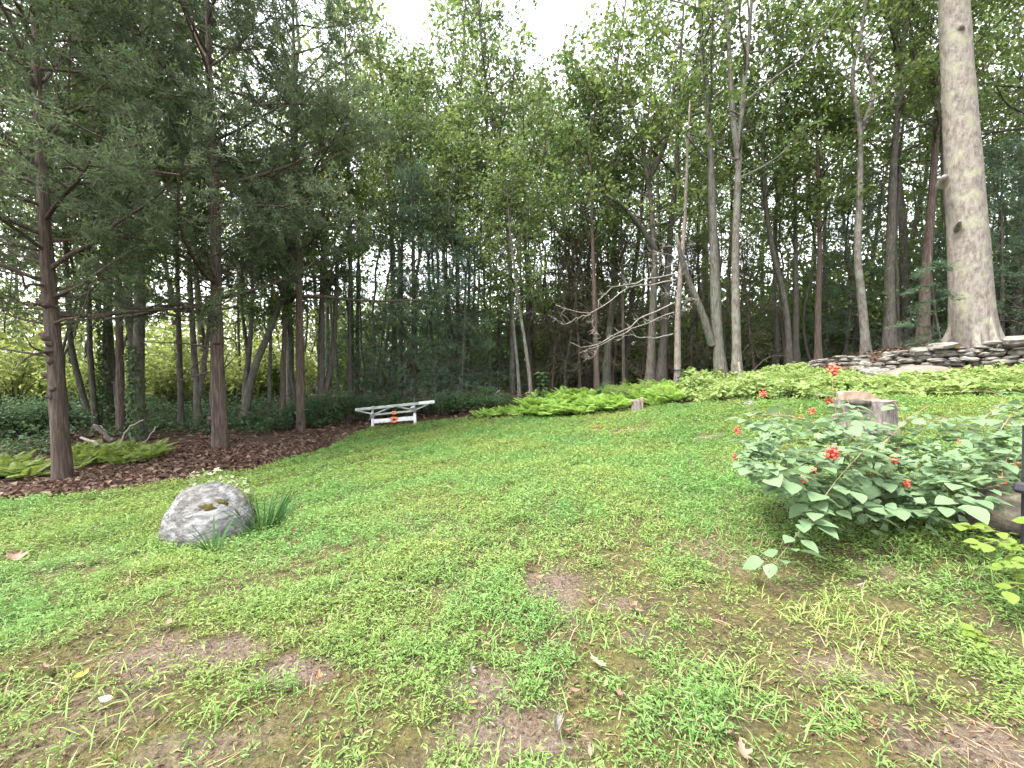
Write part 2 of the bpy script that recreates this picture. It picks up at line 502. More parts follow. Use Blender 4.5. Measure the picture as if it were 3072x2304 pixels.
# ------------------------------------------------------------------ how a tree grows
DEC = dict(cb=.42, n1=20, L1=3.2, el0=.25, el1=1.0, n2=6, n3=4, tw=.7, lpt=9, LL=.12, LW=.075, jit=.13, lift=.12, shape='round',
           kind='leaf', sides=9, l3=False)

def grow(rng, path, r0, r1, P, bump=.03, flare=.45):
    path = np.asarray(path, float)
    n = len(path)
    s = np.concatenate([[0], np.cumsum(np.linalg.norm(np.diff(path, axis=0), axis=1))]); S = s[-1]
    u_ = s / S
    rad = r0 + (r1 - r0) * u_ ** .85
    rad = rad * (1 + flare * np.exp(-s / (r0 * 1.8)))
    bk = MB()
    tube(bk, path, rad, P['sides'], 0, True, bump, rng)
    tw_s, tw_d, tw_l = [], [], []
    n1, cb = P['n1'], P['cb']
    az0 = rng.random() * 6.28
    for i in range(n1):
        u = (i + rng.random() * .8) / n1
        t = cb + (1 - cb) * u
        p0 = np.array([np.interp(t, u_, path[:, k]) for k in range(3)])
        rt = np.interp(t, u_, rad)
        az = az0 + i * 2.4 + rng.normal(0, .4)
        if P.get('az'):                                    # limbs reach mostly to the light side
            az = P['az'] + (az % 6.28 - 3.14) * P.get('azw', .6)
        sh = {'round': math.sin(math.pi * (.18 + .72 * u)) ** .7, 'cone': 1 - .85 * u, 'top': .5 + .6 * math.sin(math.pi * (.1 + .75 * u)),
              'flat': 1.0 - .3 * u}[P['shape']]
        L = P['L1'] * sh * (.6 + .65 * rng.random())
        el = P['el0'] + (P['el1'] - P['el0']) * u + rng.normal(0, .14)
        d = np.array([math.cos(az) * math.cos(el), math.sin(az) * math.cos(el), math.sin(el)])
        k1 = 6
        pts = [p0]
        for _ in range(k1):
            d = norm(d + rng.normal(0, .13, 3) + np.array([0, 0, P['lift']]))
            pts.append(pts[-1] + d * L / k1)
        pts = np.array(pts)
        rb = min(rt * .6, .006 + .013 * L)
        tube(bk, pts, np.linspace(rb, rb * .25, k1 + 1), 5, 0, False)
        for j in range(P['n2']):
            q = .22 + .78 * (j + rng.random()) / P['n2']
            f = q * k1; a = int(min(f, k1 - 1)); b0 = pts[a] + (pts[a + 1] - pts[a]) * (f - a)
            tg = norm(pts[a + 1] - pts[a])
            sd = norm(np.cross(tg, [0, 0, 1.0])) * (1 if j % 2 else -1)
            d2 = norm(tg * .75 + sd * (.5 + .6 * rng.random()) + rng.normal(0, .25, 3))
            L2 = L * .42 * (1.15 - .6 * q) * (.6 + .8 * rng.random())
            p2 = [b0]
            for _ in range(3):
                d2 = norm(d2 + rng.normal(0, .16, 3) + np.array([0, 0, P['lift'] * .6]))
                p2.append(p2[-1] + d2 * L2 / 3)
            p2 = np.array(p2)
            tube(bk, p2, np.linspace(rb * .35, .004, 4), 3, 0, False)
            for k in range(P['n3']):
                f = 3 * (.2 + .8 * (k + rng.random()) / P['n3']); a = int(min(f, 2))
                b3 = p2[a] + (p2[a + 1] - p2[a]) * min(f - a, 1)
                d3 = norm(norm(p2[a + 1] - p2[a]) * .8 + rng.normal(0, .6, 3))
                tw_s.append(b3); tw_d.append(d3); tw_l.append(P['tw'] * (.5 + .8 * rng.random()))
                if P['l3']:
                    tube(bk, [b3, b3 + d3 * tw_l[-1] * .5, b3 + d3 * tw_l[-1] * .95], [.006, .004, .002], 3, 0, False)
    lf = MB()
    T = len(tw_s)
    if T and P['lpt']:
        m = P['lpt']
        s_ = np.repeat(np.array(tw_s), m, 0); d_ = np.repeat(np.array(tw_d), m, 0); l_ = np.repeat(np.array(tw_l), m)
        N_ = T * m
        q = rng.random(N_) ** .8
        pos = s_ + d_ * (l_ * q)[:, None]
        if P['kind'] == 'leaf':
            pos = pos + rng.normal(0, P['jit'], (N_, 3))
            ax = d_ * .5 + rng.normal(0, .6, (N_, 3)) + np.array([0, 0, -.2])
            nm = np.array([0, 0, 1.0]) + rng.normal(0, .65, (N_, 3))
            sz = .55 + .7 * rng.random(N_)
            leaves(lf, pos, ax, nm, P['LL'] * sz, P['LW'] * sz)
        else:
            pos = pos + rng.normal(0, P['jit'], (N_, 3))
            ax = d_ * .75 + rng.normal(0, .5, (N_, 3)) + np.array([0, 0, P.get('dr', 0)])
            blades(lf, pos, ax, P['LL'] * (.6 + .7 * rng.random(N_)), P['LW'], rng)
    return bk, lf

def local(path):
    path = np.asarray(path, float)
    return path - path[0], path[0]

def make_tree(name, label, path, r0, r1, P, bark, leaf, rng, group=None, cat='tree', bump=.03, flare=.45, extra_limbs=()):
    lp, o0 = local(path)
    root = empty(name, o0)
    tag(root, label, cat, group)
    bk, lf = grow(rng, lp, r0, r1, P, bump, flare)
    for pts, ra, rb in extra_limbs:
        pts = smooth_path(np.asarray(pts) - o0, 10)
        tube(bk, pts, np.linspace(ra, rb, 10), 7, 0, True, bump, rng)
    bk.obj('trunk', bark, root)
    if lf.n:
        lf.obj('crown', leaf, root, smooth=False)
    return root

def copy_tree(o, loc, rz, s, label, group, tilt=(0, 0)):
    c = o.copy(); link(c)
    c.location = loc; c.rotation_euler = (tilt[0], tilt[1], rz); c.scale = s if isinstance(s, tuple) else (s, s, s)
    tag(c, label, None, group)
    for ch in o.children:
        k = ch.copy(); link(k, c)
    return c

# ================================================================== THE GROUND
def gpx(*pts):
    return [tuple(ground_px(*p)[:2]) for p in pts]

MULCH_EDGE = gpx((0, 505), (93, 497), (170, 483), (247, 471), (309, 455), (340, 441), (357, 432))
MULCH_TOP = gpx((340, 431), (270, 445), (200, 437), (154, 456), (69, 476), (0, 488))
BACK_EDGE = [tuple(gp(px, d)[:2]) for px, d in ((372, 14.0), (410, 14.3), (440, 14.4), (495, 13.9), (560, 13.4), (610, 13.2), (650, 13.0), (683, 12.4),
                                               (750, 10.6), (820, 9.4), (891, 8.7), (960, 8.3), (1022, 8.1), (1120, 7.6), (1300, 7.0))]
LAWN = [(-12, -10), (-11, 3.0)] + [MULCH_EDGE[0]] + MULCH_EDGE[1:] + BACK_EDGE + [(16, 3), (16, -10)]
MULCH = [(-11, 3.0)] + MULCH_EDGE + MULCH_TOP + [(-13, 4.6)]
BAND = BACK_EDGE[7:] + [tuple(gp(px, d)[:2]) for px, d in ((1300, 8.6), (1150, 9.3), (1024, 10.2), (985, 10.5), (945, 10.6), (900, 11.2), (868, 12.3), (820, 14.2), (775, 15.4), (683, 15.4))]

SOIL = [(520, 738, 84, 36, 1.0), (485, 690, 34, 20, 1.0), (545, 742, 30, 14, 1), (185, 655, 80, 20, .95), (120, 690, 60, 20, .45), (215, 745, 90, 22, .5), (60, 735, 70, 25, .45),
        (556, 588, 34, 22, 1.0), (300, 674, 36, 16, 1.0), (850, 668, 50, 20, .9), (1000, 752, 60, 24, 1.0), (905, 745, 30, 14, .7), (880, 570, 45, 14, .5),
        (740, 560, 45, 14, .5), (625, 610, 22, 10, .6), (627, 430, 22, 3, .8), (707, 437, 14, 3, .8), (598, 431, 8, 2, .5), (60, 560, 60, 10, .4), (640, 640, 20, 12, .5),
        (790, 585, 40, 14, .4), (700, 545, 30, 8, .4), (545, 440, 60, 3, .25), (390, 520, 60, 8, .2)]
MOSSP = [(90, 740, 120, 30, .7), (250, 720, 90, 30, .6), (420, 745, 60, 24, .6), (60, 660, 70, 16, .5), (200, 690, 50, 16, .7), (820, 745, 60, 20, .5), (660, 745, 60, 24, .8), (380, 680, 40, 18, .5), (600, 655, 30, 30, 1), (595, 615, 45, 16, .9), (600, 735, 90, 50, .8), (760, 575, 90, 32, .7), (420, 610, 40, 18, .6), (250, 640, 70, 22, .55),
         (330, 690, 60, 26, .6), (330, 560, 70, 22, .4), (720, 535, 70, 20, .6), (960, 425, 90, 12, .8), (640, 565, 60, 16, .5), (880, 610, 70, 16, .5),
         (400, 500, 70, 12, .35), (120, 600, 90, 20, .35), (480, 620, 30, 20, .3), (700, 470, 80, 10, .25)]

def patch_weight(patches, x, y, seed):
    w = np.zeros(len(x))
    nz = (fbm(x, y, seed, 2.6) - .5) * .7 + (fbm(x, y, seed + 3, 9.0) - .5) * .8
    for px, py, rx, ry, k in patches:
        c = ground_px(px, py); e = ground_px(px + rx, py); f = ground_px(px, py - ry); g = ground_px(px, min(py + ry, 790))
        ax = max(np.linalg.norm(e[:2] - c[:2]), .05)
        ay = max((np.linalg.norm(f[:2] - c[:2]) + np.linalg.norm(g[:2] - c[:2])) / 2, .05)
        r = np.sqrt(((x - c[0]) / ax) ** 2 + ((y - c[1]) / ay) ** 2) + nz * 1.5
        w = np.maximum(w, k * (1 - sstep(.55, 1.2, r)))
    return w

def soft(poly, x, y, seed=3, amp=.35):
    jx = x + (fbm(x, y, seed, 1.7) - .5) * 2 * amp; jy = y + (fbm(x, y, seed + 31, 1.7) - .5) * 2 * amp
    return inside(poly, jx, jy).astype(float)

def build_ground():
    a = np.linspace(-1, 1, 300)
    gx = np.sinh(a * 5.6) / np.sinh(5.6) * 420
    b = np.linspace(-.62, 1, 340)
    gy = 4 + np.sinh(b * 5.6) / np.sinh(5.6) * 420
    X, Y = np.meshgrid(gx, gy)
    x, y = X.ravel(), Y.ravel()
    z = H(x, y)
    near = np.exp(-((x / 9) ** 2 + ((y - 4) / 8) ** 2))
    z = z + near * (fbm(x, y, 5, 4.0) - .5) * .05
    mb = MB()
    ny, nx = X.shape
    i = (np.arange(ny - 1)[:, None] * nx + np.arange(nx - 1)[None]).ravel()
    mb.add(np.stack([x, y, z], 1), [np.stack([i, i + 1, i + nx + 1, i + nx], 1)])
    o = mb.obj('ground', 'earth')
    tag(o, kind='structure')
    me = o.data
    lawn = soft(LAWN, x, y, 3, .2)
    for nm, w in (('wood', 1 - lawn), ('mulch', soft(MULCH, x, y, 9, .25)), ('soil', patch_weight(SOIL, x, y, 41) * lawn),
                  ('moss', patch_weight(MOSSP, x, y, 57) * lawn)):
        at_ = me.attributes.new(nm, 'FLOAT', 'POINT')
        at_.data.foreach_set('value', w.astype(np.float32))
    return o
build_ground()

def build_lawn():
    rng = np.random.default_rng(11)
    N, K = 210000, 8
    d = 1.0 + 14.2 * rng.random(N) ** 1.55           # more of them close by
    x = (rng.random(N) * 2 - 1) * (1.34 * d + .7)
    target = 11500 / K * np.minimum(1, (2.3 / d) ** 1.1)
    samp = N / (14.2 * 2) / 1.55 / np.maximum(((d - 1.0) / 14.2), 1e-4) ** (1 - 1 / 1.55) / (1.34 * d + .7)
    soil = patch_weight(SOIL, x, d, 41); moss = patch_weight(MOSSP, x, d, 57)
    lushn = fbm(x, d, 21, 1.1) * .5 + fbm(x, d, 22, 3.3) * .3 + vnoise(x, d, 24, 8.0) * .2
    lush = .10 + 1.15 * sstep(.42, .60, lushn)
    far = sstep(2.9, 5.0, d)
    lush = lush * (1 - far) + far * (.85 + .4 * sstep(.35, .6, lushn))
    lush = lush * (1 - .95 * soil) * (1 - .75 * moss)
    keep = (rng.random(N) < target * lush / samp) & (soft(LAWN, x, d, 3, .2) > 0)
    x, d, lush = x[keep], d[keep], lush[keep]
    n0 = len(x)
    x, d, lush = (np.repeat(v, K) for v in (x, d, lush))
    n = len(x)
    size = np.repeat(.45 + 1.0 * rng.random(n0) ** 1.3, K)
    az = np.tile(np.arange(K) * 2.4, n0) + np.repeat(rng.random(n0) * 6.28, K) + rng.normal(0, .3, n)
    q = np.tile((np.arange(K) + .5) / K, n0)
    lean = np.repeat(rng.normal(0, .03, (n0, 2)), K, 0)
    hm = (.02 + .055 * np.clip(lush, 0, 1.3)) * size * (1 - .4 * sstep(5, 9, d))
    x = x + lean[:, 0] * q * 1.6 + np.cos(az) * .008; d2 = d + lean[:, 1] * q * 1.6 + np.sin(az) * .008
    el = rng.normal(.22, .34, n)
    A = np.stack([np.cos(az) * np.cos(el), np.sin(az) * np.cos(el), np.sin(el)], 1)
    P = np.stack([x, d2, H(x, d2) + .004 + hm * q], 1)
    Nn = np.array([0, 0, 1.0]) + rng.normal(0, .3, (n, 3))
    L = (.017 + .020 * rng.random(n)) * size ** .7 * (1 + .16 * np.clip(d - 2.0, 0, 8))
    W = L * (.20 + .12 * rng.random(n))
    mb = MB()
    leaves(mb, P, A, Nn, L, W, 0, .10, .14)
    # longer thin blades
    N = 90000
    d = 1.05 + 11 * rng.random(N) ** 1.8
    x = (rng.random(N) * 2 - 1) * (1.34 * d + .6)
    soil = patch_weight(SOIL, x, d, 41)
    g = fbm(x, d, 77, 1.9)
    right = sstep(-.2, .7, x / d)
    keep = (rng.random(N) < (.05 + .85 * sstep(.5, .62, g) * (.22 + .78 * right)) * (1 - .85 * soil)) & (soft(LAWN, x, d, 3, .2) > 0)
    x, d = x[keep], d[keep]; n = len(x)
    az = rng.random(n) * 6.283; el = rng.normal(.75, .3, n)
    A = np.stack([np.cos(az) * np.cos(el), np.sin(az) * np.cos(el), np.sin(el)], 1)
    P = np.stack([x, d, H(x, d)], 1)
    L = .06 + .09 * rng.random(n); W = .0045 + .003 * rng.random(n)
    B = norm(np.cross(A, np.array([0, 0, 1.0]) + rng.normal(0, .2, (n, 3))))
    A2 = norm(A * np.array([1.5, 1.5, .35]))
    m1 = P + A * (L * .55)[:, None]; tip = m1 + A2 * (L * .5)[:, None]
    w = (W / 2)[:, None]
    V = np.stack([P + B * w, P - B * w, m1 + B * w, m1 - B * w, tip], 1).reshape(-1, 3)
    k = np.arange(n)[:, None] * 5
    dry = rng.random(n) < .14
    for mi, sel in ((0, ~dry), (2, dry)):
        ks = k[sel]
        vv = V.reshape(n, 5, 3)[sel].reshape(-1, 3); ks = np.arange(sel.sum())[:, None] * 5
        mb.add(vv, [np.concatenate([ks + [0, 1, 3], ks + [0, 3, 2], ks + [2, 3, 4]], 1).reshape(-1, 3)], mi)
    # straw lying on the bare places
    N = 30000
    d = 1.05 + 4 * rng.random(N) ** 1.4; x = (rng.random(N) * 2 - 1) * (1.3 * d + .4)
    keep = rng.random(N) < (.05 + .5 * patch_weight(SOIL, x, d, 41) * sstep(.1, .5, x / d))
    x, d = x[keep], d[keep]; n = len(x)
    az = rng.random(n) * 6.283
    A = np.stack([np.cos(az), np.sin(az), rng.normal(0, .1, n)], 1)
    blades(mb, np.stack([x, d, H(x, d) + .008 + .015 * rng.random(n)], 1), A, .05 + .09 * rng.random(n), .004, rng, 2)
    # moss
    N = 160000
    d = 1.05 + 6 * rng.random(N) ** 1.5; x = (rng.random(N) * 2 - 1) * (1.32 * d + .5)
    keep = rng.random(N) < np.maximum(patch_weight(MOSSP, x, d, 57), .18 * sstep(.5, .7, fbm(x, d, 91, 2.2))) * .8 * (1 - .8 * patch_weight(SOIL, x, d, 41))
    x, d = x[keep], d[keep]; n = len(x)
    A = np.stack([rng.normal(0, .6, n), rng.normal(0, .6, n), np.full(n, .8)], 1)
    blades(mb, np.stack([x, d, H(x, d) + .002], 1), A, .012 + .016 * rng.random(n), .006, rng, 1)
    o = mb.obj('lawn_grass', ['grass_leaf', 'moss_tuft', 'dry_blade'], smooth=False)
    tag(o, 'patchy lawn of low broad-bladed grass with moss and straw', 'grass', kind='stuff')
build_lawn()

def build_litter():
    rng = np.random.default_rng(12)
    mb = MB()
    def lay(n, xs, ys, dens, zj, s0, s1, slope=.35):
        x = rng.uniform(*xs, n); y = rng.uniform(*ys, n)
        k = rng.random(n) < dens(x, y)
        x, y = x[k], y[k]; m = len(x)
        az = rng.random(m) * 6.283
        A = np.stack([np.cos(az), np.sin(az), rng.normal(.05, slope, m)], 1)
        Nn = np.array([0, 0, 1.0]) + rng.normal(0, .45, (m, 3))
        L = rng.uniform(s0, s1, m)
        leaves(mb, np.stack([x, y, H(x, y) + zj * rng.random(m) + .004], 1), A, Nn, L, L * rng.uniform(.35, .7, m), 0, .22, .2)
    lay(60000, (-14, -2.5), (3, 15), lambda x, y: soft(MULCH, x, y, 9, .25) * (.35 + .65 * fbm(x, y, 4, 1.5)), .05, .07, .15)
    inw = lambda x, y: (1 - soft(LAWN, x, y, 3, .2)) * (1 - inside(BAND, x, y)) * (.2 + .8 * fbm(x, y, 6, .8)) * np.minimum(1, 14 / y) * (np.abs(x) < 1.3 * y + 1)
    lay(70000, (-26, 26), (6, 30), inw, .06, .09, .20)
    lay(26000, (-4.5, 4.5), (1.0, 5.5), lambda x, y: (np.abs(x) < 1.3 * y + .4) * (.25 + .75 * sstep(.45, .62, fbm(x, y, 61, 2.4))) * np.minimum(1, 2.4 / y), .012, .010, .034)
    n = 60000
    x = rng.uniform(-5, 5, n); y = rng.uniform(1.0, 6, n)
    k = (rng.random(n) < (patch_weight(SOIL, x, y, 41) * .9 + .10) * np.minimum(1, 2.2 / y)) & (np.abs(x) < 1.3 * y + .4)
    x, y = x[k], y[k]; m = len(x)
    r = rng.uniform(.003, .011, m)[:, None] * rng.uniform(.5, 1.0, (m, 1))
    c = np.stack([x, y, H(x, y) + .004], 1)
    T = np.array([[1, 0, -.5], [-.5, .87, -.5], [-.5, -.87, -.5], [0, 0, .8]])
    V = (c[:, None] + r[:, None] * (T[None] + rng.normal(0, .25, (m, 4, 3)))).reshape(-1, 3)
    q = np.arange(m)[:, None] * 4
    cl_ = MB(); cl_.add(V, [np.concatenate([q + [0, 1, 3], q + [1, 2, 3], q + [2, 0, 3]], 1).reshape(-1, 3)])
    tag(cl_.obj('soil_crumbs', 'crumb', smooth=False), 'loose crumbs of brown soil and grit on the bare patches', 'soil', kind='stuff')
    tag(mb.obj('leaf_litter', 'litter', smooth=False), 'brown dead leaves lying under the trees round the lawn', 'dead leaves', kind='stuff')
build_litter()

def build_undergrowth():
    """the waist-low weeds between the lawn and the stone wall, and the green floor of the wood on the left"""
    rng = np.random.default_rng(13)
    def mass(name, label, mat, poly, n, hfun, s0, s1, edge=.0):
        poly = np.array(poly); lo, hi = poly.min(0), poly.max(0)
        x = rng.uniform(lo[0], hi[0], n); y = rng.uniform(lo[1], hi[1], n)
        k = soft(poly, x, y, 15, .6) > 0
        x, y = x[k], y[k]; m = len(x)
        cl = vnoise(x, y, 18, 2.0) * .6 + vnoise(x, y, 28, 5.0) * .4; hm = hfun(x, y) * (.15 + 1.35 * sstep(.2, .8, cl))
        q = rng.random(m) ** .55
        z = H(x, y) + hm * q
        az = rng.random(m) * 6.283; el = rng.normal(.05, .4, m)
        A = np.stack([np.cos(az) * np.cos(el), np.sin(az) * np.cos(el), np.sin(el)], 1)
        Nn = np.array([0, -.25, 1.0]) + rng.normal(0, .38, (m, 3))
        L = rng.uniform(s0, s1, m)
        mb = MB()
        leaves(mb, np.stack([x, y, z], 1), A, Nn, L, L * rng.uniform(.55, .8, m), 0, .1, .15)
        ns = m // 14
        blades(mb, np.stack([x[:ns], y[:ns], H(x[:ns], y[:ns])], 1), np.stack([rng.normal(0, .15, ns), rng.normal(0, .15, ns), np.ones(ns)], 1), hm[:ns], .012, rng, 0)
        tag(mb.obj(name, mat, smooth=False), label, 'undergrowth', kind='stuff')
    mass('undergrowth', 'light green weeds between the lawn and the stone wall', 'weed_leaf', BAND, 70000,
         lambda x, y: .16 + .55 * fbm(x, y, 19, 1.1) * sstep(7.6, 9.5, y) * (1 - .8 * sstep(5.5, 8.0, x)), .08, .17)
    left = [tuple(gp(px, d)[:2]) for px, d in ((-160, 8.3), (-40, 9.2), (60, 10.6), (78, 12.2), (150, 12.3), (200, 12.4), (270, 12.8), (340, 14.2), (345, 22), (200, 22), (0, 22), (-200, 20))]
    mass('forest_undergrowth', 'low green plants on the forest floor among the trunks on the left', 'shrub_leaf', left, 60000,
         lambda x, y: (.12 + .75 * fbm(x, y, 23, .9)) * (.45 + .55 * sstep(10, 14, y)), .07, .15)
build_undergrowth()

def build_far_woods():
    """the wood beyond the last trunks that can be told apart"""
    rng = np.random.default_rng(14)
    mb = MB()
    def belt(n, a0, a1, r0, r1, zmax, mat, pw, s0, s1):
        a = np.radians(rng.uniform(a0, a1, n)); r = rng.uniform(r0, r1, n)
        x, y = r * np.sin(a), r * np.cos(a)
        cl = vnoise(a * 40, r * .2, 3, 1.0) * .6 + vnoise(a * 110, r * .5, 5) * .4
        z = H(x, y) + zmax * rng.random(n) ** pw * (.5 + .8 * cl)
        A = rng.normal(size=(n, 3)); Nn = np.array([0, -.3, 1.0]) + rng.normal(0, .7, (n, 3))
        L = rng.uniform(s0, s1, n)
        leaves(mb, np.stack([x, y, z], 1), A, Nn, L, L * .6, mat, .1)
    belt(36000, -75, -18, 30, 50, 7, 0, 1.2, .22, .45)  # left belt: leaf colour with the sunlight painted in
    belt(32000, -24, 14, 30, 50, 8, 2, 1.2, .24, .5)
    belt(40000, 6, 75, 30, 50, 8.5, 1, 1.3, .26, .55)
    belt(45000, -12, 75, 26, 40, 4.6, 1, .9, .22, .45)
    tag(mb.obj('far_woods', ['painted_sun_leaf', 'oak_leaf', 'light_leaf'], smooth=False), 'leafy mass of the wood far behind the trunks', 'woods', kind='stuff')
build_far_woods()

# ================================================================== TREES THAT STAND OUT
R1 = np.random.default_rng(101)

def px_path(pts, d, n=16, lean=0.0):
    """trunk path through pixels at depth d, standing on the ground"""
    g = gp(pts[0][0], d); g[2] -= .05
    P = [g] + [at(px, py, d + lean * k) for k, (px, py) in enumerate(pts[1:], 1)]
    return smooth_path(P, n)

CED = dict(DEC, cb=.25, n1=44, L1=3.5, el0=-.12, el1=.75, n2=8, n3=5, tw=.55, lpt=40, LL=.11, LW=.024, jit=.04, lift=.05, shape='flat', kind='blade', sides=16, l3=True)

def cedar(label, pts, d, w, P, rng, name='cedar_tree', leaf='cedar_leaf', bark='cedar_bark', group=None):
    path = px_path(pts, d, 22)
    ex = []
    for k in range(P.get('bare', 0)):                      # dead lower limbs, bare of needles
        z0 = rng.uniform(.16, .40); b = path[0] + (path[-1] - path[0]) * 0
        i = z0 * (len(path) - 1); a = int(i); b = path[a] + (path[a + 1] - path[a]) * (i - a)
        az = rng.random() * 6.28; L = rng.uniform(.5, 1.9)
        v = np.array([math.cos(az), math.sin(az), rng.normal(.1, .25)]) * L
        ex.append(([b, b + v * .4 + rng.normal(0, .06, 3), b + v * .75 + [0, 0, rng.normal(0, .12)], b + v + [0, 0, rng.normal(0, .2)]], rng.uniform(.014, .032), .006))
    t = make_tree(name, label, path, w / 2 / F * d, .03, P, bark, leaf, rng, group, 'tree', .06, .14, ex)
    for k in range(P.get('knobs', 0)):                     # stubs of lost limbs
        i = rng.uniform(1.2, 6.5); a = int(i); b = path[a] + (path[a + 1] - path[a]) * (i - a) - path[0]
        az = rng.uniform(-2.8, -.3); r_ = w / 2 / F * d
        v = np.array([math.cos(az), math.sin(az), .25])
        kb = MB(); tube(kb, [b + v * r_ * .5, b + v * r_ * .95, b + v * r_ * 1.25], [r_ * .45, r_ * .36, r_ * .2], 8, 0, True, .12, rng)
        kb.obj('branch_stub', bark, t)
    return t

cedar('big shaggy cedar with knobbly reddish trunk at the left end of the mulch strip',
      [(60, 482), (60, 440), (54, 350), (46, 256), (40, 150), (34, 15), (30, -110)], 8.0, 15.5, dict(CED, cb=.28, L1=3.1, el0=.05, bare=22, knobs=9), R1)
cedar('straight cedar with bare reddish-brown trunk standing in the mulch behind the boulder',
      [(219, 450), (217, 380), (216, 256), (213, 150), (208, 46), (206, -70)], 10.5, 14.5, dict(CED, cb=.26, L1=3.5, el0=.0, bare=26, knobs=3), R1)
CB = dict(CED, lpt=30, n1=36, LL=.145, LW=.034, sides=9, l3=False)
cedar('dark cedar whose grey-green boughs hang out right of the straight one', [(300, 425), (300, 330), (297, 200), (294, 60), (292, -40)], 13.5, 9, dict(CB, cb=.28, L1=4.0), R1)
cedar('cedar half hidden between the two reddish cedar trunks', [(120, 432), (119, 300), (116, 120), (114, -60)], 13.0, 8, dict(CB, cb=.40, L1=3.2), R1)
cedar('cedar beyond the left edge reaching its boughs into view', [(-70, 470), (-72, 300), (-76, 100), (-78, -120)], 9.5, 15, dict(CB, cb=.3, L1=3.6), R1)

OAK = dict(DEC, cb=.42, n1=20, L1=3.4, lpt=10, LL=.19, LW=.125, n2=6, n3=3, jit=.12, tw=.6)
SLIM = dict(DEC, cb=.40, n1=24, L1=2.0, lpt=11, LL=.155, LW=.10, n2=5, n3=2, tw=.5, jit=.10, sides=7)
HIGH = dict(OAK, cb=.5, L1=3.6, n1=18)

def deci(label, pts, d, w, P, bark, leaf, top=.03, limbs=(), group=None, name='forest_tree', flare=.35, n=16):
    path = px_path(pts, d, n)
    ex = [([at(px, py, d + dd) for px, py, dd in l], ra, rb) for l, ra, rb in limbs]
    return make_tree(name, label, path, w / 2 / F * d, top, P, bark, leaf, R1, group, 'tree', .035, flare, ex)

# left: the trunks between and behind the cedars
deci('thick grey trunk with ivy on its left side between the two cedar trunks', [(137, 441), (138, 380), (140, 256), (137, 150), (133, 20), (131, -60)], 12.0, 12, dict(OAK, cb=.5), 'grey_bark', 'oak_leaf')
deci('ivy-wrapped dark trunk just left of the thick grey one', [(107, 432), (107, 350), (109, 256), (108, 120), (106, -40)], 13.5, 9, dict(OAK, cb=.5), 'dark_bark', 'light_leaf')
deci('pale thin trunk bending left as it rises beside the ivy-wrapped one', [(90, 432), (80, 385), (70, 345), (66, 256), (62, 100)], 13.8, 6, SLIM, 'grey_bark', 'light_leaf')
deci('thin dark upright trunk right next to the pale bent one', [(95, 430), (90, 360), (88, 256), (86, 120), (84, 10)], 13.2, 5.5, SLIM, 'dark_bark', 'light_leaf')
deci('grey trunk leaning left whose foot stands left of the thick grey trunk', [(121, 433), (115, 385), (111, 340), (106, 256), (101, 130)], 14.2, 5, SLIM, 'grey_bark', 'light_leaf')
deci('thin straight trunk standing close behind the thick grey one', [(131, 428), (130, 340), (126, 256), (125, 120)], 15.0, 4.5, SLIM, 'dark_bark', 'light_leaf')
deci('mid-size dark trunk left of the straight cedar', [(180, 433), (179, 350), (177, 256), (175, 100)], 13.5, 6, dict(SLIM, L1=2.2), 'dark_bark', 'oak_leaf')
deci('forked grey trunk tight behind the straight cedar on its left', [(196, 434), (197, 400), (193, 340), (189, 256), (186, 130)], 13.6, 7, SLIM, 'grey_bark', 'oak_leaf',
     limbs=[([(197, 405, 0), (203, 370, .1), (208, 335, .2), (213, 290, .3), (216, 240, .4)], .085, .05)])
deci('grey trunk leaning right in a V just right of the straight cedar', [(242, 430), (247, 395), (256, 362), (268, 335), (280, 305), (292, 256), (300, 180)], 14.0, 9, SLIM, 'grey_bark', 'oak_leaf',
     limbs=[([(244, 410, 0), (246, 375, .1), (250, 345, .2), (252, 300, .3), (253, 240, .4)], .1, .04)])
deci('slender reddish trunk with bare side twigs right of the leaning V', [(282, 425), (283, 370), (285, 318), (287, 256), (288, 180)], 14.5, 6.5, dict(SLIM, cb=.45), 'red_bark', 'cedar_leaf')
deci('dark twin trunk above the shrubs left of the white rack', [(321, 425), (321, 370), (322, 300), (323, 220), (322, 130)], 15.5, 8, dict(OAK, L1=2.6), 'dark_bark', 'oak_leaf',
     limbs=[([(323, 405, 0), (329, 375, .1), (334, 345, .2), (336, 300, .3), (338, 250, .4)], .12, .06)])
deci('thin trunk standing among the shrubs between the leaning V and the reddish trunk', [(269, 427), (270, 360), (272, 290), (273, 200)], 15.5, 4, SLIM, 'grey_bark', 'light_leaf')

# middle
deci('tall airy tree rising alone into the white gap of sky', [(512, 402), (512, 320), (509, 240), (500, 160), (486, 90), (481, 40), (478, -10), (476, -60)], 19, 6, dict(SLIM, cb=.34, n1=46, L1=3.3, lpt=11, LL=.2, LW=.12, shape='top'), 'grey_bark', 'light_leaf')
AIRY = dict(SLIM, cb=.34, n1=36, L1=2.4, lpt=7, LL=.2, LW=.12)
deci('airy tall tree just left of the one rising alone into the white sky', [(455, 402), (458, 320), (457, 240), (456, 160), (461, 90), (464, 40), (466, -20)], 20, 5.5, dict(AIRY, L1=2.8, n1=42, lpt=10), 'grey_bark', 'light_leaf')
deci('airy tall tree standing at the left rim of the white sky gap', [(395, 405), (394, 320), (391, 230), (386, 140), (381, 70), (376, 30)], 20, 6, AIRY, 'grey_bark', 'light_leaf')
deci('yellow-green airy tree half hidden behind the cedars at the left rim of the white sky', [(352, 405), (351, 300), (349, 200), (346, 90), (345, 10), (344, -30)], 19, 6, AIRY, 'grey_bark', 'painted_sun_leaf')
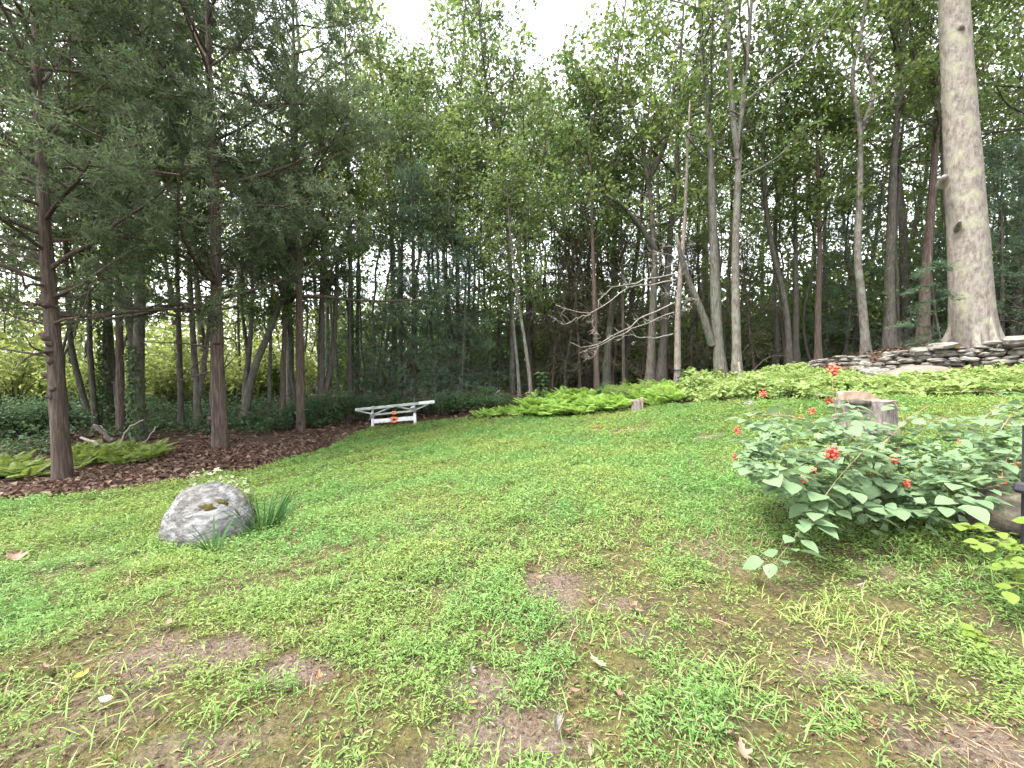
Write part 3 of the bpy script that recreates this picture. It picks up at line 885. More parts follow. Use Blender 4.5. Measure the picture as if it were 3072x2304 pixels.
deci('pale slim trunk leaning left, leftmost of the crossed pale pair by the ferns', [(520, 398), (517, 360), (513, 321), (511, 270), (508, 200)], 16.6, 3.8, SLIM, 'pale_bark', 'oak_leaf', .02)
deci('pale slim trunk leaning left, rightmost of the crossed pale pair by the ferns', [(532, 407), (529, 370), (523, 330), (518, 300), (510, 230), (505, 170)], 15.6, 4.4, SLIM, 'pale_bark', 'oak_leaf', .02)
deci('dark straight pole behind the rack end', [(468, 404), (468, 349), (469, 280), (470, 200), (471, 130)], 18, 3.6, SLIM, 'dark_bark', 'light_leaf')
deci('brown trunk rising straight out of the fern bed behind the dead limbs', [(597, 396), (596, 350), (594, 287), (592, 220), (590, 150), (588, 90)], 17, 6, dict(OAK, cb=.5, L1=2.6), 'red_bark', 'oak_leaf')
deci('thin brown trunk between the fern-bed trunk and the dead pine', [(624, 395), (623, 330), (622, 256), (620, 170)], 18, 4, SLIM, 'red_bark', 'oak_leaf')
deci('dark tree with crooked limbs high above the fern bed', [(650, 392), (652, 330), (655, 260), (650, 190), (641, 140), (628, 95), (615, 70)], 16.6, 9.5, dict(HIGH, L1=3.4, cb=.42), 'dark_bark', 'oak_leaf',
     limbs=[([(655, 250, 0), (640, 225, -.3), (622, 205, -.6), (606, 195, -.9)], .12, .04), ([(648, 180, 0), (664, 150, .3), (672, 110, .5), (676, 60, .6)], .12, .05)])
deci('left one of two tall grey trunks standing close together right of the dead pine', [(722, 381), (717, 340), (714, 256), (711, 170), (706, 90), (700, 20), (697, -90)], 15.3, 12, dict(HIGH, cb=.42), 'grey_bark', 'oak_leaf',
     limbs=[([(712, 345, 0), (701, 310, -.2), (690, 285, -.3), (682, 262, -.5), (676, 235, -.7)], .15, .06)])
deci('right one of two tall grey trunks standing close together, lighter and dead straight', [(737, 380), (736, 330), (735, 256), (738, 170), (742, 100), (750, 30), (756, -90)], 15.0, 9.5, dict(HIGH, cb=.42), 'pale_bark', 'oak_leaf',
     limbs=[([(738, 160, 0), (732, 110, .2), (730, 60, .4), (726, 0, .6), (724, -70, .8)], .11, .05)])
deci('slim dark trunk leaning right that is seen through the two grey trunks and the fork', [(789, 366), (788, 320), (782, 285), (773, 256), (766, 210), (762, 150), (770, 80), (790, 20)], 17.5, 7, dict(OAK, L1=2.6), 'dark_bark', 'oak_leaf')
deci('reddish thin trunk standing behind the low stone row', [(818, 364), (818, 310), (820, 256), (818, 180), (815, 100)], 17.0, 7, dict(OAK, cb=.5, L1=2.4), 'red_bark', 'oak_leaf')
deci('crooked pale-barked tree that forks high above the left end of the stone wall', [(866, 356), (862, 300), (857, 256), (860, 190), (861, 130), (855, 100), (850, 78), (858, 48), (864, 20), (870, -60)], 15.4, 8.5,
     dict(HIGH, cb=.55, L1=2.8), 'pale_bark', 'oak_leaf', limbs=[([(861, 132, 0), (870, 108, .1), (875, 90, .2), (868, 62, .3), (860, 40, .4)], .085, .04)], n=24)
deci('dark mossy trunk right of the crooked forked tree behind the wall', [(889, 352), (889, 300), (890, 256), (894, 150), (903, 62), (908, -60)], 16.2, 11, dict(HIGH), 'dark_bark', 'oak_leaf')
deci('red-brown trunk leaning right behind the hemlock spray left of the giant', [(922, 350), (924, 310), (927, 256), (932, 200), (937, 120), (944, -30)], 16.5, 11, dict(HIGH), 'red_bark', 'oak_leaf')

# the giant by the wall
giant_path = px_path([(972, 350), (971, 300), (969, 256), (963, 160), (958, 80), (954, 0), (950, -120), (946, -260)], 13.2, 24)
lp, o0 = local(giant_path)
giant = tag(empty('forest_tree', o0), 'giant tree with smooth pale grey trunk and flared foot behind the stone wall', 'tree')
bk, lf = grow(R1, lp, 0.53, .22, dict(HIGH, cb=.62, n1=16, L1=4.6, sides=24, lpt=9), .02, .08)
for a, rr in ((2.6, .26), (-.5, .24), (-1.6, .2), (.9, .24), (4.0, .22)):        # root flares
    v = np.array([math.cos(a), math.sin(a), 0])
    tube(bk, smooth_path([np.array([0, 0, 1.3]) + v * .36, np.array([0, 0, .6]) + v * .46, np.array([0, 0, .15]) + v * .60, np.array([0, 0, -.1]) + v * .78], 8), np.linspace(.10, rr * .55, 8), 10)
bk.obj('trunk', 'giant_bark', giant)
lf.obj('crown', 'oak_leaf', giant, smooth=False)
for px, py, r_ in ((944, 177, .085), (959, 222, .05), (961, 26, .07)):                     # branch collars
    c = at(px, py, 12.85) - o0
    kb = MB(); tube(kb, [c + [.2, .25, -.14], c + [.1, .1, -.05], c + [.02, 0, 0], c + [-.03, -.03, .02]], [r_ * 1.7, r_ * 1.4, r_, r_ * .55], 12, 0, True, .05, R1)
    kb.obj('branch_collar', 'giant_bark', giant)

# the pine with dead limbs
dead_path = px_path([(677.5, 390), (677.5, 350), (677.5, 311), (681, 266), (684, 233), (686, 190), (688, 139), (690, 100)], 15.0, 18)
lp, o0 = local(dead_path)
dead = tag(empty('dead_tree', o0), 'pale pine trunk bare of leaves with long dead limbs sweeping left', 'tree')
bk, lf = grow(R1, lp, 3.7 / F * 15, .025, dict(DEC, n1=0, lpt=0, sides=10), .03, .15)
bk.obj('trunk', 'pine_bark', dead)
def cp(x, y):
    return 533.3 + x / 9.05, 233.3 + y / 9.05
DEADB = [([(1290, 365), (1100, 395), (950, 440), (800, 470), (700, 510), (600, 590), (575, 660)], -1.2, .045),
         ([(1290, 420), (1100, 455), (950, 480), (820, 520), (700, 600), (600, 690), (520, 735), (350, 700), (270, 690), (200, 650)], -1.6, .05),
         ([(520, 735), (420, 755), (330, 815), (250, 820), (180, 770)], None, .025),
         ([(1280, 625), (1150, 680), (1020, 730), (930, 800), (800, 890), (700, 950), (560, 1010), (450, 1030), (340, 1005)], -1.5, .045),
         ([(1275, 715), (1100, 790), (950, 850), (800, 910), (680, 970), (560, 1030), (420, 1075)], -1.0, .04),
         ([(1265, 910), (1120, 945), (960, 945), (840, 930), (750, 975)], -.8, .04),
         ([(1265, 760), (1120, 785), (980, 790)], -.3, .025), ([(1325, 130), (1180, 110), (1100, 60)], -.5, .025),
         ([(1320, 290), (1180, 290), (1040, 285)], .4, .025), ([(1280, 540), (1130, 535)], .3, .02),
         ([(1335, 610), (1420, 605), (1500, 590)], -.4, .025), ([(1335, 700), (1430, 680)], -.3, .022), ([(1345, 300), (1420, 290)], -.3, .02),
         ([(590, 1030), (540, 1115), (470, 1140)], None, .02), ([(540, 740), (540, 830), (560, 900), (610, 950)], None, .018),
         ([(1310, 210), (1200, 180), (1080, 190)], -.6, .02), ([(1345, 150), (1440, 100), (1500, 60)], .3, .02)]
for pts, dd, r_ in DEADB:
    k = len(pts)
    dep = np.linspace(0, dd, k) if dd is not None else np.full(k, -1.2)
    P = smooth_path([at(*cp(*p), 15.0 + e) - o0 for p, e in zip(pts, dep)], 12)
    P[1:] += R1.normal(0, .03, (11, 3))
    mb = MB(); tube(mb, P, np.linspace(r_ * .5, r_ * .16, 12), 6)
    for j in range(6 + k):
        b = P[R1.integers(3, 11)]
        v = np.array([-.5, R1.normal(0, .4), R1.normal(.1, .35)]) * R1.uniform(.2, .55)
        tube(mb, [b, b + v * .5 + R1.normal(0, .02, 3), b + v], [.007, .005, .003], 4, 0, False)
    mb.obj('branch', 'dead_wood', dead)

# ------------------------------------------------------------------ the many trees of the wood behind
def archetype(name, Hh, r, P, bark, leaf, seed, wig=.25):
    rng = np.random.default_rng(seed)
    n = 14
    z = np.linspace(0, Hh, n)
    lean = rng.normal(0, .03, 2)
    p = np.stack([np.cumsum(rng.normal(0, wig / n * 1.6, n)) + lean[0] * z, np.cumsum(rng.normal(0, wig / n * 1.6, n)) + lean[1] * z, z], 1)
    p -= p[0]
    return p, r, P, bark, leaf, name, rng, Hh

ARCH = {
    'oak': archetype('forest_tree', 15, .17, dict(OAK, cb=.46, n1=16, L1=3.8, lpt=10, n3=2), 'dark_bark', 'oak_leaf', 1),
    'oak2': archetype('forest_tree', 16, .15, dict(OAK, cb=.52, n1=15, L1=3.6, lpt=10, n3=2), 'grey_bark', 'oak_leaf', 2, .7),
    'slim': archetype('forest_tree', 13, .085, dict(SLIM, cb=.46, n1=21, L1=2.3, lpt=11, LL=.17, LW=.105), 'dark_bark', 'light_leaf', 3, .8),
    'slim2': archetype('forest_tree', 13.5, .075, dict(SLIM, cb=.52, n1=19, L1=2.2, lpt=11, LL=.17, LW=.105), 'grey_bark', 'light_leaf', 4, 1.0),
    'pole': archetype('forest_tree', 12, .07, dict(SLIM, cb=.6, n1=14, L1=1.8, lpt=7), 'dark_bark', 'oak_leaf', 5, .9),
    'stem': archetype('forest_tree', 10, .05, dict(SLIM, cb=.30, n1=16, L1=1.1, lpt=4, n2=3, n3=2, el0=0, el1=.7), 'dark_bark', 'oak_leaf', 15, 1.0),
    'sapling': archetype('sapling', 5.0, .03, dict(SLIM, cb=.15, n1=16, L1=1.3, lpt=6, LL=.11, LW=.07, n2=4, n3=3, el0=.1, el1=.8), 'dark_bark', 'light_leaf', 6, .3),
    'hemlock': archetype('hemlock_tree', 9, .11, dict(CED, cb=.08, n1=46, L1=2.4, el0=-.22, el1=.3, shape='cone', n2=6, n3=4, l3=False, lpt=17, LL=.12, LW=.03, lift=-.02, tw=.45, sides=7), 'dark_bark', 'hemlock_leaf', 7, .1),
    'fir': archetype('fir_tree', 7, .09, dict(CED, cb=.18, n1=34, L1=2.0, el0=-.15, el1=.25, shape='cone', n2=6, n3=4, l3=False, lpt=12, LL=.12, LW=.026, lift=-.02, tw=.45, sides=7), 'red_bark', 'brown_fir', 8, .1),
}
R2 = np.random.default_rng(202)
EDGE = ([-260, 0, 130, 300, 430, 560, 700, 800, 860, 1024, 1300], [9, 11.5, 13.5, 15.5, 17.2, 18.3, 17.5, 17.5, 16.6, 15.2, 13])
protos = {}
taken = []

def place(kind, px, d, s, label, group, leaf=None):
    g = gp(px, d); g[2] -= .05
    rz = R2.random() * 6.28
    p, r, P, bark, lfm, nm, rng, Hh = ARCH[kind]
    if kind not in protos:
        root = empty(nm, g, rz, s)
        bk, lf = grow(rng, p, r, .02, P)
        bk.obj('trunk', bark, root); lf.obj('crown', lfm, root, smooth=False)
        tag(root, label, 'tree', group)
        protos[kind] = root
        o = root
    else:
        o = copy_tree(protos[kind], g, rz, (s, s, s), label, group, R2.normal(0, .05, 2))
        if not o.get('category'):
            o['category'] = 'tree'
    for ch in o.children:
        if ch.name.startswith('crown'):
            ch.material_slots[0].link = 'OBJECT'
            ch.material_slots[0].material = M[leaf or lfm]
    return o

def free(px, d, gap):
    x = (px - 512) / F * d
    for a, b in taken:
        if (a - x) ** 2 + (b - d) ** 2 < gap * gap:
            return False
    taken.append((x, d))
    return True

WHERE = [(50, 'left of the big shaggy cedar'), (135, 'right of the big shaggy cedar'), (222, 'left of the straight cedar'), (330, 'right of the straight cedar'), (435, 'behind the white rack'),
         (535, 'behind the crossed pale pair'), (640, 'behind the fern bed'), (700, 'behind the dead pine'), (770, 'behind the two grey trunks'), (862, 'behind the low stone row'), (950, 'behind the stone wall'), (9999, 'behind the giant tree')]
WHAT = {'oak': 'broad dark-trunked oak deep in the wood', 'oak2': 'tall grey-trunked oak deep in the wood', 'slim': 'slender dark-stemmed light-leaved tree',
        'slim2': 'slender grey-stemmed light-leaved tree', 'pole': 'bare dark pole of a tree with a small top', 'stem': 'thin crooked dark stem with few leaves', 'sapling': 'leafy sapling under the tall trees',
        'hemlock': 'dark feathery hemlock', 'fir': 'brownish fir with drooping lower boughs'}

def where(px):
    return next(w for lim, w in WHERE if px < lim)

def zone(px):
    return 0 if px < 330 else 1 if px < 580 else 2 if px < 800 else 3

n_fill = 0
tries = 0
while n_fill < 190 and tries < 4000:
    tries += 1
    px = R2.uniform(-170, 1190)
    e = np.interp(px, *EDGE)
    d = e + 20 * R2.random() ** 1.25
    if not free(px, d, 1.0 + .02 * d):
        continue
    z = zone(px)
    if z == 0 and d < 26 and R2.random() < .55:
        continue
    w = {0: dict(oak=2, oak2=2, slim=3, slim2=3, pole=3, sapling=2.5), 1: dict(oak=1, oak2=.6, slim=4, slim2=4, pole=3, sapling=1.5),
         2: dict(oak=3, oak2=3, slim=2, slim2=1, pole=4, sapling=1.2), 3: dict(oak=3, oak2=3, slim=1.5, slim2=1, pole=4, sapling=1.5)}[z]
    k = list(w); pr = np.array([w[q] for q in k]); kind = k[R2.choice(len(k), p=pr / pr.sum())]
    s = R2.uniform(.85, 1.2)
    Hh = ARCH[kind][-1]
    if 325 < px < 590:                                   # lower trees under the gap of sky
        top = R2.uniform(78, 160)
        want = (372 - top) / F * d + 1.55 - h1((px - 512) / F * d, d)
        if kind != 'sapling':
            s = min(max(want / Hh, .4), 1.7)
    leaf = None
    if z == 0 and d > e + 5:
        leaf = 'painted_sun_leaf'  # trees farther back on the left get sunlight by colour
    elif z == 1 and kind.startswith('slim'):
        leaf = 'light_leaf'
    elif z == 3 and R2.random() < .3:
        leaf = 'light_leaf'
    place(kind, px, d, s, f'{WHAT[kind]} {where(px)}', f'{kind} trees {where(px)}'.replace('oak2', 'grey oak').replace('slim2', 'grey slim'), leaf)
    n_fill += 1

n_pole = 0
while n_pole < 85:
    px = R2.uniform(-60, 1100) if n_pole % 3 else R2.uniform(520, 960)
    d = np.interp(px, *EDGE) + 1 + 15 * R2.random()
    if not free(px, d, .7):
        continue
    place('stem', px, d, R2.uniform(.7, 1.25), f'{WHAT["stem"]} {where(px)}', f'thin dark stems {where(px)}')
    n_pole += 1
for px, d, s, kind in [(415, 17, 1.05, 'hemlock'), (447, 18, .9, 'hemlock'), (460, 16.8, .75, 'hemlock'), (437, 16.2, .55, 'hemlock'), (360, 19, .8, 'hemlock'), (385, 18.5, .7, 'hemlock'),
                       (552, 19, .9, 'fir'), (580, 18.6, .95, 'fir'), (612, 20, 1.0, 'fir'), (566, 21, 1.1, 'fir'), (640, 20.5, 1.0, 'fir'), (500, 20, .8, 'hemlock'),
                       (592, 22, 1.2, 'fir'), (535, 21, .9, 'fir'), (930, 17.2, .5, 'hemlock'), (1000, 16, .8, 'hemlock'), (1040, 15.5, .9, 'hemlock'), (755, 19, .8, 'fir'), (690, 21, 1.0, 'fir'), (845, 19, .9, 'hemlock')]:
    z = zone(px)
    place(kind, px, d, s, f'{WHAT[kind]} {where(px)}', f'{kind} trees {where(px)}'.replace('oak2', 'grey oak').replace('slim2', 'grey slim'))

# ================================================================== THE STONE WALL AND LOOSE ROCKS
R3 = np.random.default_rng(303)

def stone_mesh(rng, name, mat='stone'):
    n = 7
    a = np.sort(np.arange(n) / n * 6.283 + rng.normal(0, .2, n))
    rr = 1 + rng.normal(0, .13, n)
    V = []
    for z, k in ((-.5, .72), (-.2, .98), (.22, 1.0), (.5, .68)):
        V.append(np.stack([.5 * k * rr * np.cos(a), .5 * k * rr * np.sin(a), np.full(n, z)], 1) + rng.normal(0, .035, (n, 3)))
    V = np.concatenate(V)
    mb = MB()
    i = np.arange(3)[:, None] * n; j = np.arange(n)[None]; j2 = (j + 1) % n
    mb.add(V, [np.stack([i + j, i + j2, i + n + j2, i + n + j], -1).reshape(-1, 4), np.arange(3 * n, 4 * n)[None], np.arange(n - 1, -1, -1)[None]])
    return mb.mesh(name, mat, False)
STONES = [stone_mesh(R3, 'stone') for _ in range(8)]

def add_stone(parent, loc, L, Wd, Hh, rz, tilt=(0, 0)):
    o = bpy.data.objects.new('stone', STONES[R3.integers(len(STONES))])
    link(o, parent)
    o.location = loc; o.scale = (L, Wd, Hh); o.rotation_euler = (tilt[0], tilt[1], rz)
    return o

def wall_line(pts):
    return resample(np.array([gp(px, d) for px, d in pts]), 80)

def dry_wall(name, label, pts, height, thick, parent_group=None, ragged=.12, Ls=(.16, .52), fill=1.0):
    W = wall_line(pts)
    o0 = W[0].copy()
    root = tag(empty(name, o0), label, 'stone wall')
    seg = np.concatenate([[0], np.cumsum(np.linalg.norm(np.diff(W[:, :2], axis=0), axis=1))])
    S = seg[-1]
    for face in (-1, 1) if thick > .3 else (0,):
        z = 0.0
        while z < .95:
            hc = R3.uniform(.075, .17)
            c = -R3.uniform(0, .3)
            while c < S:
                L = R3.uniform(*Ls) * (1.25 if hc > .12 else 1)
                m = c + L / 2
                c += L
                if not 0 <= m <= S or z + hc * .6 > height(m / S) - (.06 if face == 1 else 0) + R3.normal(0, .02):
                    continue
                hh = hc * R3.uniform(.75, 1.2)
                p = np.array([np.interp(m, seg, W[:, q]) for q in range(3)])
                t = np.array([np.interp(m + .1, seg, W[:, q]) - np.interp(m - .1, seg, W[:, q]) for q in range(3)])
                ang = math.atan2(t[1], t[0]); slope = math.atan2(t[2], math.hypot(t[0], t[1]))
                nrm = np.array([-math.sin(ang), math.cos(ang), 0])
                q = p + nrm * (face * thick * .28 + R3.normal(0, .035)) + np.array([0, 0, z + hc / 2 - .03 + R3.normal(0, .012)])
                add_stone(root, q - o0, L * R3.uniform(.92, 1.08), thick * (.55 if face else 1) * R3.uniform(.85, 1.15), hh, ang + R3.normal(0, .14),
                          (R3.normal(0, .08), -slope + R3.normal(0, .07)))
            z += hc * .96
    return root
wall = dry_wall('stone_wall', 'grey dry-laid stone wall at the foot of the giant pale tree',
                [(870, 13.0), (900, 12.7), (940, 12.1), (985, 11.5), (1024, 11.0), (1080, 10.4), (1150, 9.8)], lambda u: .30 + .30 * min(1, u / .10) + .08 * (u > .5), .55)
# capstones
for px, py, d, L, hh in ((1017, 341, 11.0, .75, .24), (944, 346, 11.95, .62, .17), (920, 352, 12.4, .8, .26)):
    p = at(px, py, d); o = add_stone(wall, p - np.array(wall.location), L, .6, hh, R3.normal(0, .2), (.05, -.12))
# moss cap
mb = MB()
c = at(951, 346.5, 11.8) - np.array(wall.location)
an = np.linspace(0, 6.283, 12, endpoint=False)
V = np.concatenate([np.stack([.26 * np.cos(an), .16 * np.sin(an), 0 * an - .05], 1), np.stack([.2 * np.cos(an), .11 * np.sin(an), 0 * an + .035], 1), [[0, 0, .055]]]) + R3.normal(0, .012, (25, 3))
j = np.arange(12); j2 = (j + 1) % 12
mb.add(V + c, [np.stack([j, j2, 12 + j2, 12 + j], 1), np.stack([12 + j, 12 + j2, np.full(12, 24)], 1)])
mb.obj('moss_cushion', 'moss', wall)
dry_wall('stone_wall', 'low tumbled row of flat stones trailing off left of the main wall', [(772, 15.9), (800, 15.5), (830, 14.7), (868, 13.5)],
         lambda u: .20 + .16 * u, .3, Ls=(.25, .55))
for px, d in ((862, 12.7), (868, 12.4), (875, 12.5), (880, 12.2), (858, 13.1), (886, 12.25), (872, 12.1), (865, 13.3)):
    p = gp(px, d); add_stone(wall, p + [0, 0, .08] - np.array(wall.location), R3.uniform(.3, .5), R3.uniform(.3, .45), R3.uniform(.14, .24), R3.random() * 3, (R3.normal(0, .15), R3.normal(0, .15)))

def rock(name, label, cat, c, size, mat, seed, rz=0.0, sub=4, rough=.12, sink=.25, tilt=(0, 0)):
    import bmesh
    rng = np.random.default_rng(seed)
    bm = bmesh.new()
    bmesh.ops.create_icosphere(bm, subdivisions=sub, radius=1.0)
    dirs = rng.normal(size=(7, 3)); dirs = norm(dirs); offs = rng.uniform(.72, .95, 7)
    ph = rng.random((6, 3)) * 6
    for v in bm.verts:
        p = np.array(v.co)
        for dv, of in zip(dirs, offs):                     # knocked-off faces
            k = p @ dv - of
            if k > 0:
                p = p - dv * k * .7
        s = 0
        for k in range(6):
            f = 1.6 * 1.7 ** k
            s += math.sin(p[0] * f + ph[k, 0]) * math.sin(p[1] * f + ph[k, 1]) * math.sin(p[2] * f + ph[k, 2]) / (1.55 ** k)
        p = p * (1 + rough * s)
        v.co = p * np.array(size)
    me = bpy.data.meshes.new(name); bm.to_mesh(me); bm.free()
    me.materials.append(M[mat])
    me.polygons.foreach_set('use_smooth', [True] * len(me.polygons))
    o = link(bpy.data.objects.new(name, me))
    o.location = np.array(c) + [0, 0, size[2] * (1 - 2 * sink) * .5]
    o.rotation_euler = (tilt[0], tilt[1], rz)
    return tag(o, label, cat)

def granite():
    m, n, l = nodes_of('granite')
    out = n.new('ShaderNodeOutputMaterial'); p = n.new('ShaderNodeBsdfPrincipled')
    p.inputs['Roughness'].default_value = .85; p.inputs['Specular IOR Level'].default_value = .25
    tc = n.new('ShaderNodeTexCoord')
    mp = n.new('ShaderNodeMapping'); mp.inputs['Scale'].default_value = (1, 1, 2.6); mp.inputs['Rotation'].default_value = (.2, .35, 0)
    l.new(tc.outputs['Object'], mp.inputs[0])
    a = n.new('ShaderNodeTexNoise'); a.inputs['Scale'].default_value = 9; a.inputs['Detail'].default_value = 10; a.inputs['Roughness'].default_value = .75
    l.new(mp.outputs[0], a.inputs['Vector'])
    r = ramp(n, [(.33, (.035, .035, .038)), (.45, (.13, .13, .133)), (.58, (.27, .27, .268)), (.75, (.43, .43, .415))])
    l.new(a.outputs[0], r.inputs[0])
    b = n.new('ShaderNodeTexNoise'); b.inputs['Scale'].default_value = 3.2; b.inputs['Detail'].default_value = 5
    l.new(tc.outputs['Object'], b.inputs['Vector'])
    r2 = ramp(n, [(.42, (.62, .60, .56)), (.56, (1, 1, 1))]); l.new(b.outputs[0], r2.inputs[0])
    mx = n.new('ShaderNodeMix'); mx.data_type = 'RGBA'; mx.blend_type = 'MULTIPLY'; mx.inputs[0].default_value = 1
    l.new(r.outputs[0], mx.inputs[6]); l.new(r2.outputs[0], mx.inputs[7])
    l.new(mx.outputs[2], p.inputs['Base Color'])
    bp = n.new('ShaderNodeBump'); bp.inputs['Strength'].default_value = 1.0; bp.inputs['Distance'].default_value = .06
    l.new(a.outputs[0], bp.inputs['Height']); l.new(bp.outputs[0], p.inputs['Normal'])
    l.new(p.outputs[0], out.inputs[0])
    return m
M['granite'] = granite()
bc = gp(206, 4.72)
boulder = rock('boulder', 'pale grey granite boulder with two moss spots sitting in the lawn', 'boulder', bc, (.46, .40, .52), 'granite', 5, .15, 5, .075, .3, (0, -.2))
for px, py, s in ((208, 507, .055), (222, 502, .05)):          # moss pads in the hollows of the boulder
    # find the point of the boulder seen there
    dr = ray(px, py); best = None
    bpy.context.view_layer.update()
    inv = boulder.matrix_world.inverted()
    from mathutils import Vector
    o_ = inv @ Vector(CAM); d_ = (inv.to_3x3() @ Vector(dr)).normalized()
    ok, loc, nrm, _ = boulder.ray_cast(o_, d_)
    if ok:
        mb = MB()
        nn = np.array(nrm); t1 = norm(np.cross(nn, [0, 1, .2])); t2 = np.cross(nn, t1)
        an = np.linspace(0, 6.283, 14, endpoint=False); k = 1 + R3.normal(0, .16, 14)
        ring = lambda q, h: np.array(loc) + (t1[None] * (np.cos(an) * k * 1.35 * s * q)[:, None] + t2[None] * (np.sin(an) * k * s * .8 * q)[:, None]) + nn * h
        V = np.concatenate([ring(1, -.01), ring(.75, .008), [np.array(loc) + nn * .012]])
        j = np.arange(14); j2 = (j + 1) % 14
        mb.add(V, [np.stack([j, j2, 14 + j2, 14 + j], 1), np.stack([14 + j, 14 + j2, np.full(14, 28)], 1)])
        mb.obj('moss_spot', 'moss', boulder)
rock('flat_rock', 'broad tan flat rock lying at the foot of the stone wall', 'rock', gp(917, 11.6) + [0, 0, .03], (.85, .45, .17), 'slab_stone', 8, .1, 4, .04, .3, (.18, -.1))
rock('flat_rock', 'smaller tan rock in the weeds just below the broad flat rock', 'rock', gp(928, 10.6) + [0, 0, .1], (.42, .3, .12), 'slab_stone', 9, .3, 3, .05, .3)
rock('rock', 'weathered brown rock under the berry leaves at the right edge', 'rock', gp(1024, 3.4) + [0, 0, .04], (.40, .34, .27), 'brown_stone', 10, -.3, 4, .06, .3)
rock('rock', 'small white stone on the lawn by the weeds left of the tall berry stem', 'stone', gp(751, 10.2), (.16, .1, .08), 'granite', 11, 0, 3, .05)
rock('rock', 'flat dark stone sunk in the mossy grass below the drooping berry cane', 'stone', ground_px(752, 566), (.085, .055, .02), 'stone', 12, .2, 3, .06)

# ================================================================== STUMPS
def stump():
    d = 6.5
    c = gp(866, d); c[2] -= .05
    root = tag(empty('tree_stump', c), 'big grey-barked tree stump with a torn pale hinge along its cut top', 'stump')
    r = .37
    zf = 1.55 - (401.5 - 372) / F * (d - .3) - c[2]          # height of the front cut
    n = 40
    a = np.arange(n) / n * 6.283
    lob = 1 + .05 * np.sin(a * 3 + 1) + .03 * np.sin(a * 7) + R3.normal(0, .008, n)
    mb = MB()
    rings = []
    for z in (0, .06, .14, .25, .4, zf - .05, zf):
        k = (1 + .28 * math.exp(-z / .12)) * r * lob
        rings.append(np.stack([k * np.cos(a), k * np.sin(a), np.full(n, z) + (.0 if z < zf - .06 else R3.normal(0, .006, n))], 1))
    V = np.concatenate(rings); m = len(rings)
    i = np.arange(m - 1)[:, None] * n; j = np.arange(n)[None]; j2 = (j + 1) % n
    mb.add(V, [np.stack([i + j, i + j2, i + n + j2, i + n + j], -1).reshape(-1, 4)])
    mb.obj('bark', 'bark_stump', root)
    top = MB()
    V = np.concatenate([rings[-1] * [.99, .99, 1], [[0, 0, zf + .004]]])
    top.add(V, [np.stack([np.arange(n), (np.arange(n) + 1) % n, np.full(n, n)], 1)])
    top.obj('cut_face', 'cut_wood', root)
    # the hinge: a ridge of torn fibres standing along the back half, high on the left
    hg = MB()
    xs = np.linspace(-.345, .30, 15)
    yb = .02 + .10 * (xs + .3)
    hh = np.interp(xs, [-.345, -.3, .05, .2, .3], [.08, .135, .13, .07, .01]) + R3.normal(0, .008, 15)
    back = np.sqrt(np.maximum(.355 ** 2 - xs ** 2, .001))
    A = np.stack([xs, yb, np.full(15, zf - .01)], 1); B = np.stack([xs, yb + .015, zf + hh], 1)
    C = np.stack([xs, back, zf + hh * .9], 1); D = np.stack([xs, back, np.full(15, zf - .03)], 1)
    V = np.concatenate([A, B, C, D]); k = np.arange(14)
    q = [np.stack([o + k, o + k + 1, o + 15 + k + 1, o + 15 + k], 1) for o in (0, 15, 30)]
    hg.add(V, q + [np.array([[0, 15, 30, 45], [14, 59, 44, 29]])])
    hg.obj('torn_hinge', 'cut_wood', root, smooth=False)
    # the open notch on the left
    nt = MB()
    box(nt, (-.30, -.22, zf - .02), (.10, .13, .035), None)
    nt.obj('notch', 'dark_bark', root)
M['bark_stump'] = bark_mat('bark_stump', (.060, .050, .046), (.140, .118, .110), (.23, .20, .188), (9, 9, 1.6), 1.0, .3, (.25, .24, .21), dist=.04)
stump()
c = gp(637, 12.9)
root = tag(empty('tree_stump', c), 'small weathered stump with a pale split side in front of the ferns', 'stump')
mb = MB(); tube(mb, [(0, 0, -.05), (0, 0, .1), (.01, 0, .24), (.01, 0, .3)], [.2, .16, .15, .13], 12, 0, True, .05, R3); mb.obj('bark', 'bark_stump', root)
mb = MB(); bar(mb, (.11, -.09, .0), (.12, -.08, .38), .10, .07, up=(0, 1, 0)); bevel(mb.obj('split_side', 'cut_wood', root, smooth=False), .01)

